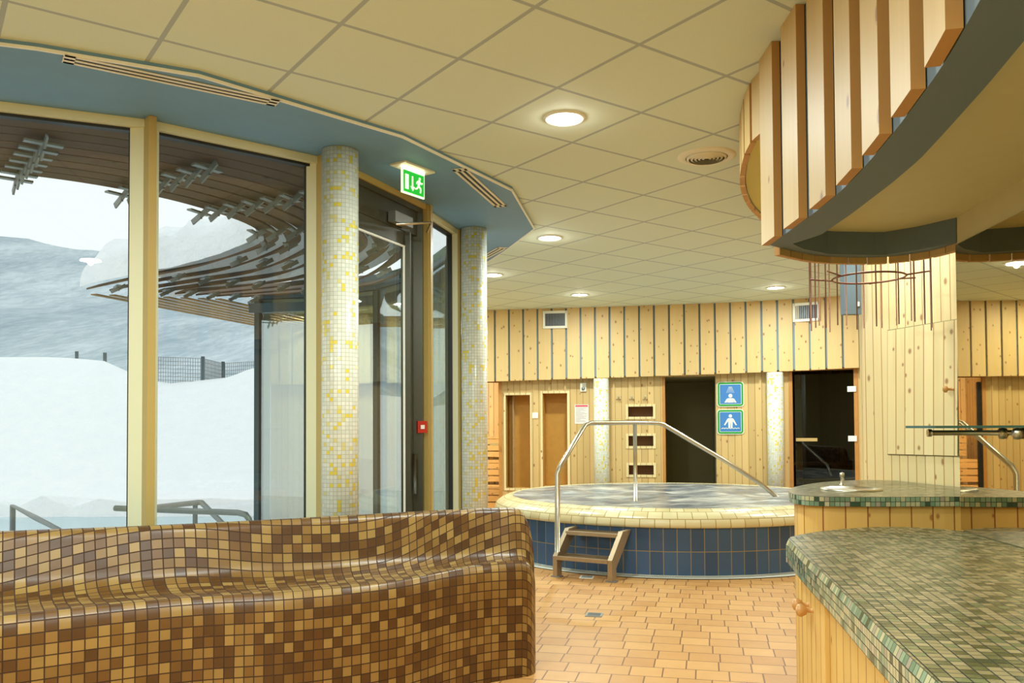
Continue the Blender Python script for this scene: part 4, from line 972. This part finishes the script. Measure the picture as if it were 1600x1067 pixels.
# cross brackets in radial rows
for ii in (22, 30, 37, 44, 50, 56, 62, 68):
    for k in range(NS):
        t_ = (k+.1)/(NS-1); 
        if t_ > 1: continue
        p = ci[ii].lerp(cob[ii], t_); r_ = (cob[ii]-ci[ii]).normalized(); tt = Vector((-r_.y, r_.x, 0)); z_ = 3.045+.003*k
        b = MB(); c3 = Vector((p.x, p.y, z_)); b.bar(c3-r_*.085-Vector((0, 0, .07)), c3+r_*.07+Vector((0, 0, .02)), .04, .012, up=tt); b.bar(c3-tt*.10-r_*.02, c3+tt*.10-r_*.02, .045, .012); b.tube([c3-Vector((0, 0, .05)), c3], .008, 6)
        local(b, oc).build('cross_bracket', 'galv', oc)
# boards of the far wing canopy
v_ = Vector((-3.96, 13.06, 0))-Vector((-4.99, 9.81, 0)); a0 = Vector((-4.95, 9.9, 3.06)); a1 = Vector((-3.5, 10.7, 3.06))
for k in range(8):
    p = a0.lerp(a1, k/7)-v_*.017*k+Vector((0, 0, -.02)); b = MB(); b.bar(p, p+v_*(1+.017*k), .085, .012, uo=10*k); local(b, oc).build('wing_board', 'timber_y', oc)
b = MB(); b.bar(Vector((-3.4, 10.9, 3.0)), Vector((-2.4, 10.7, 3.0)), .1, .12); b.bar(Vector((-2.4, 10.7, 3.0)), Vector((-1.5, 10.15, 3.0)), .1, .12); b.bar(Vector((-1.5, 10.15, 3.0)), Vector((-.85, 9.25, 3.0)), .1, .12); b.bar(Vector((-3.4, 10.95, 3.22)), Vector((-1.3, 9.9, 3.22)), .1, .12)
tag(b.build('edge_beam', 'greyframe'), 'slate grey steel beam over the outer glass wing', 'beam')
# snow lying on the far side of the canopy
def snow_mound(name, pts, wd, ht, label, seed=0., inw=.0):
    b = MB(); rows = []; n = len(pts); M_ = 16
    for i, p in enumerate(pts):
        d = (pts[min(i+1, n-1)]-pts[max(i-1, 0)]).normalized(); n_ = Vector((d.y, -d.x, 0)); row = []
        endf = min(1, (min(i, n-1-i)+.35)/3.)**.4 if n > 6 else 1
        for j in range(M_+1):
            a = pi*j/M_; w_ = wd*(.5-.5*cos(a)); h_ = ht*sin(a)**.55*endf
            q = p+n_*(w_-inw)+Vector((0, 0, h_+.02))
            nv = noise.noise_vector(q*2.4+Vector((seed, 0, 0)))*.11+noise.noise_vector(q*6)*.045
            row.append(q+nv*(1 if 1 < j < M_-1 else .12))
        rows.append(row)
    b.grid(rows); return tag(b.build(name, 'snow'), label, 'snow')
sp = [Vector((p.x, p.y, 3.10)) for p in smooth([ci[i] for i in range(46, 73, 2)], 4)]
sp = sp + [sp[-1]+Vector((-.04, .03, 0))]
snow_mound('snow_cap', sp, 1.15, .56, 'thick snow lying on the far arm of the timber canopy', 0, .06)
sp = [Vector((p.x, p.y, 3.16)) for p in smooth([ci[i].lerp(cob[i], .55) for i in range(46, 66, 2)], 4)]
snow_mound('snow_cap', sp, .6, .3, 'broken snow clump on the canopy slats close to the glass wing', 5)
# white disc modelled for a lamp reflection in the window glass
q = atY(421, 341, 7.0); e_ = empty('lamp_reflection_disc', (q.x, q.y, q.z)); tag(e_, 'white disc in place of a lamp reflection, below the slatted courtyard canopy', 'lamp')
MB().lathe((0, 0, 0), [(0, 0), (.075, 0), (.09, .01), (.075, .03), (0, .035)], 24).build('reflection_disc', 'offwhite', e_)
MB().tube([(0, 0, .03), (0, 0, 3.1-q.z)], .008, 6).build('stem', 'galv', e_)
# pool rails outdoors
def rail(pts, label, r_=.024):
    o = MB().tube(pts, r_, 10).build('pool_handrail', 'galv'); return tag(o, label, 'handrail', 'steel rails at the outdoor pool')
def gnd(p): return Vector((p.x, p.y, -.35))
G1 = atY(200, 797, 8.2), atY(315, 785, 7.4), atY(362, 832, 7.0)
o = rail([G1[0], G1[1]-Vector((.03, 0, 0)), G1[1], G1[2], Vector((G1[2].x+.2, G1[2].y-.2, -.3))], 'peaked steel rail of the outdoor pool seen in the second window')
p = atY(305, 787, 7.45); MB().tube([p, gnd(p)], .022, 8).build('post', 'galv', o)
G2 = [atY(180, 794, 6.9), atY(372, 801, 6.6), atY(384, 804, 6.55), atY(389, 811, 6.55), atY(391, 826, 6.55)]
rail(G2+[gnd(G2[-1])], 'round cornered steel rail of the outdoor pool, nearer the glass')
G3 = [atY(20, 790, 7.6), atY(56, 809, 7.3), atY(95, 829, 7.0)]
rail([gnd(G3[0])]+G3+[Vector((G3[2].x+.15, G3[2].y-.15, -.3))], 'sloping steel rail at the lower left corner of the first window')
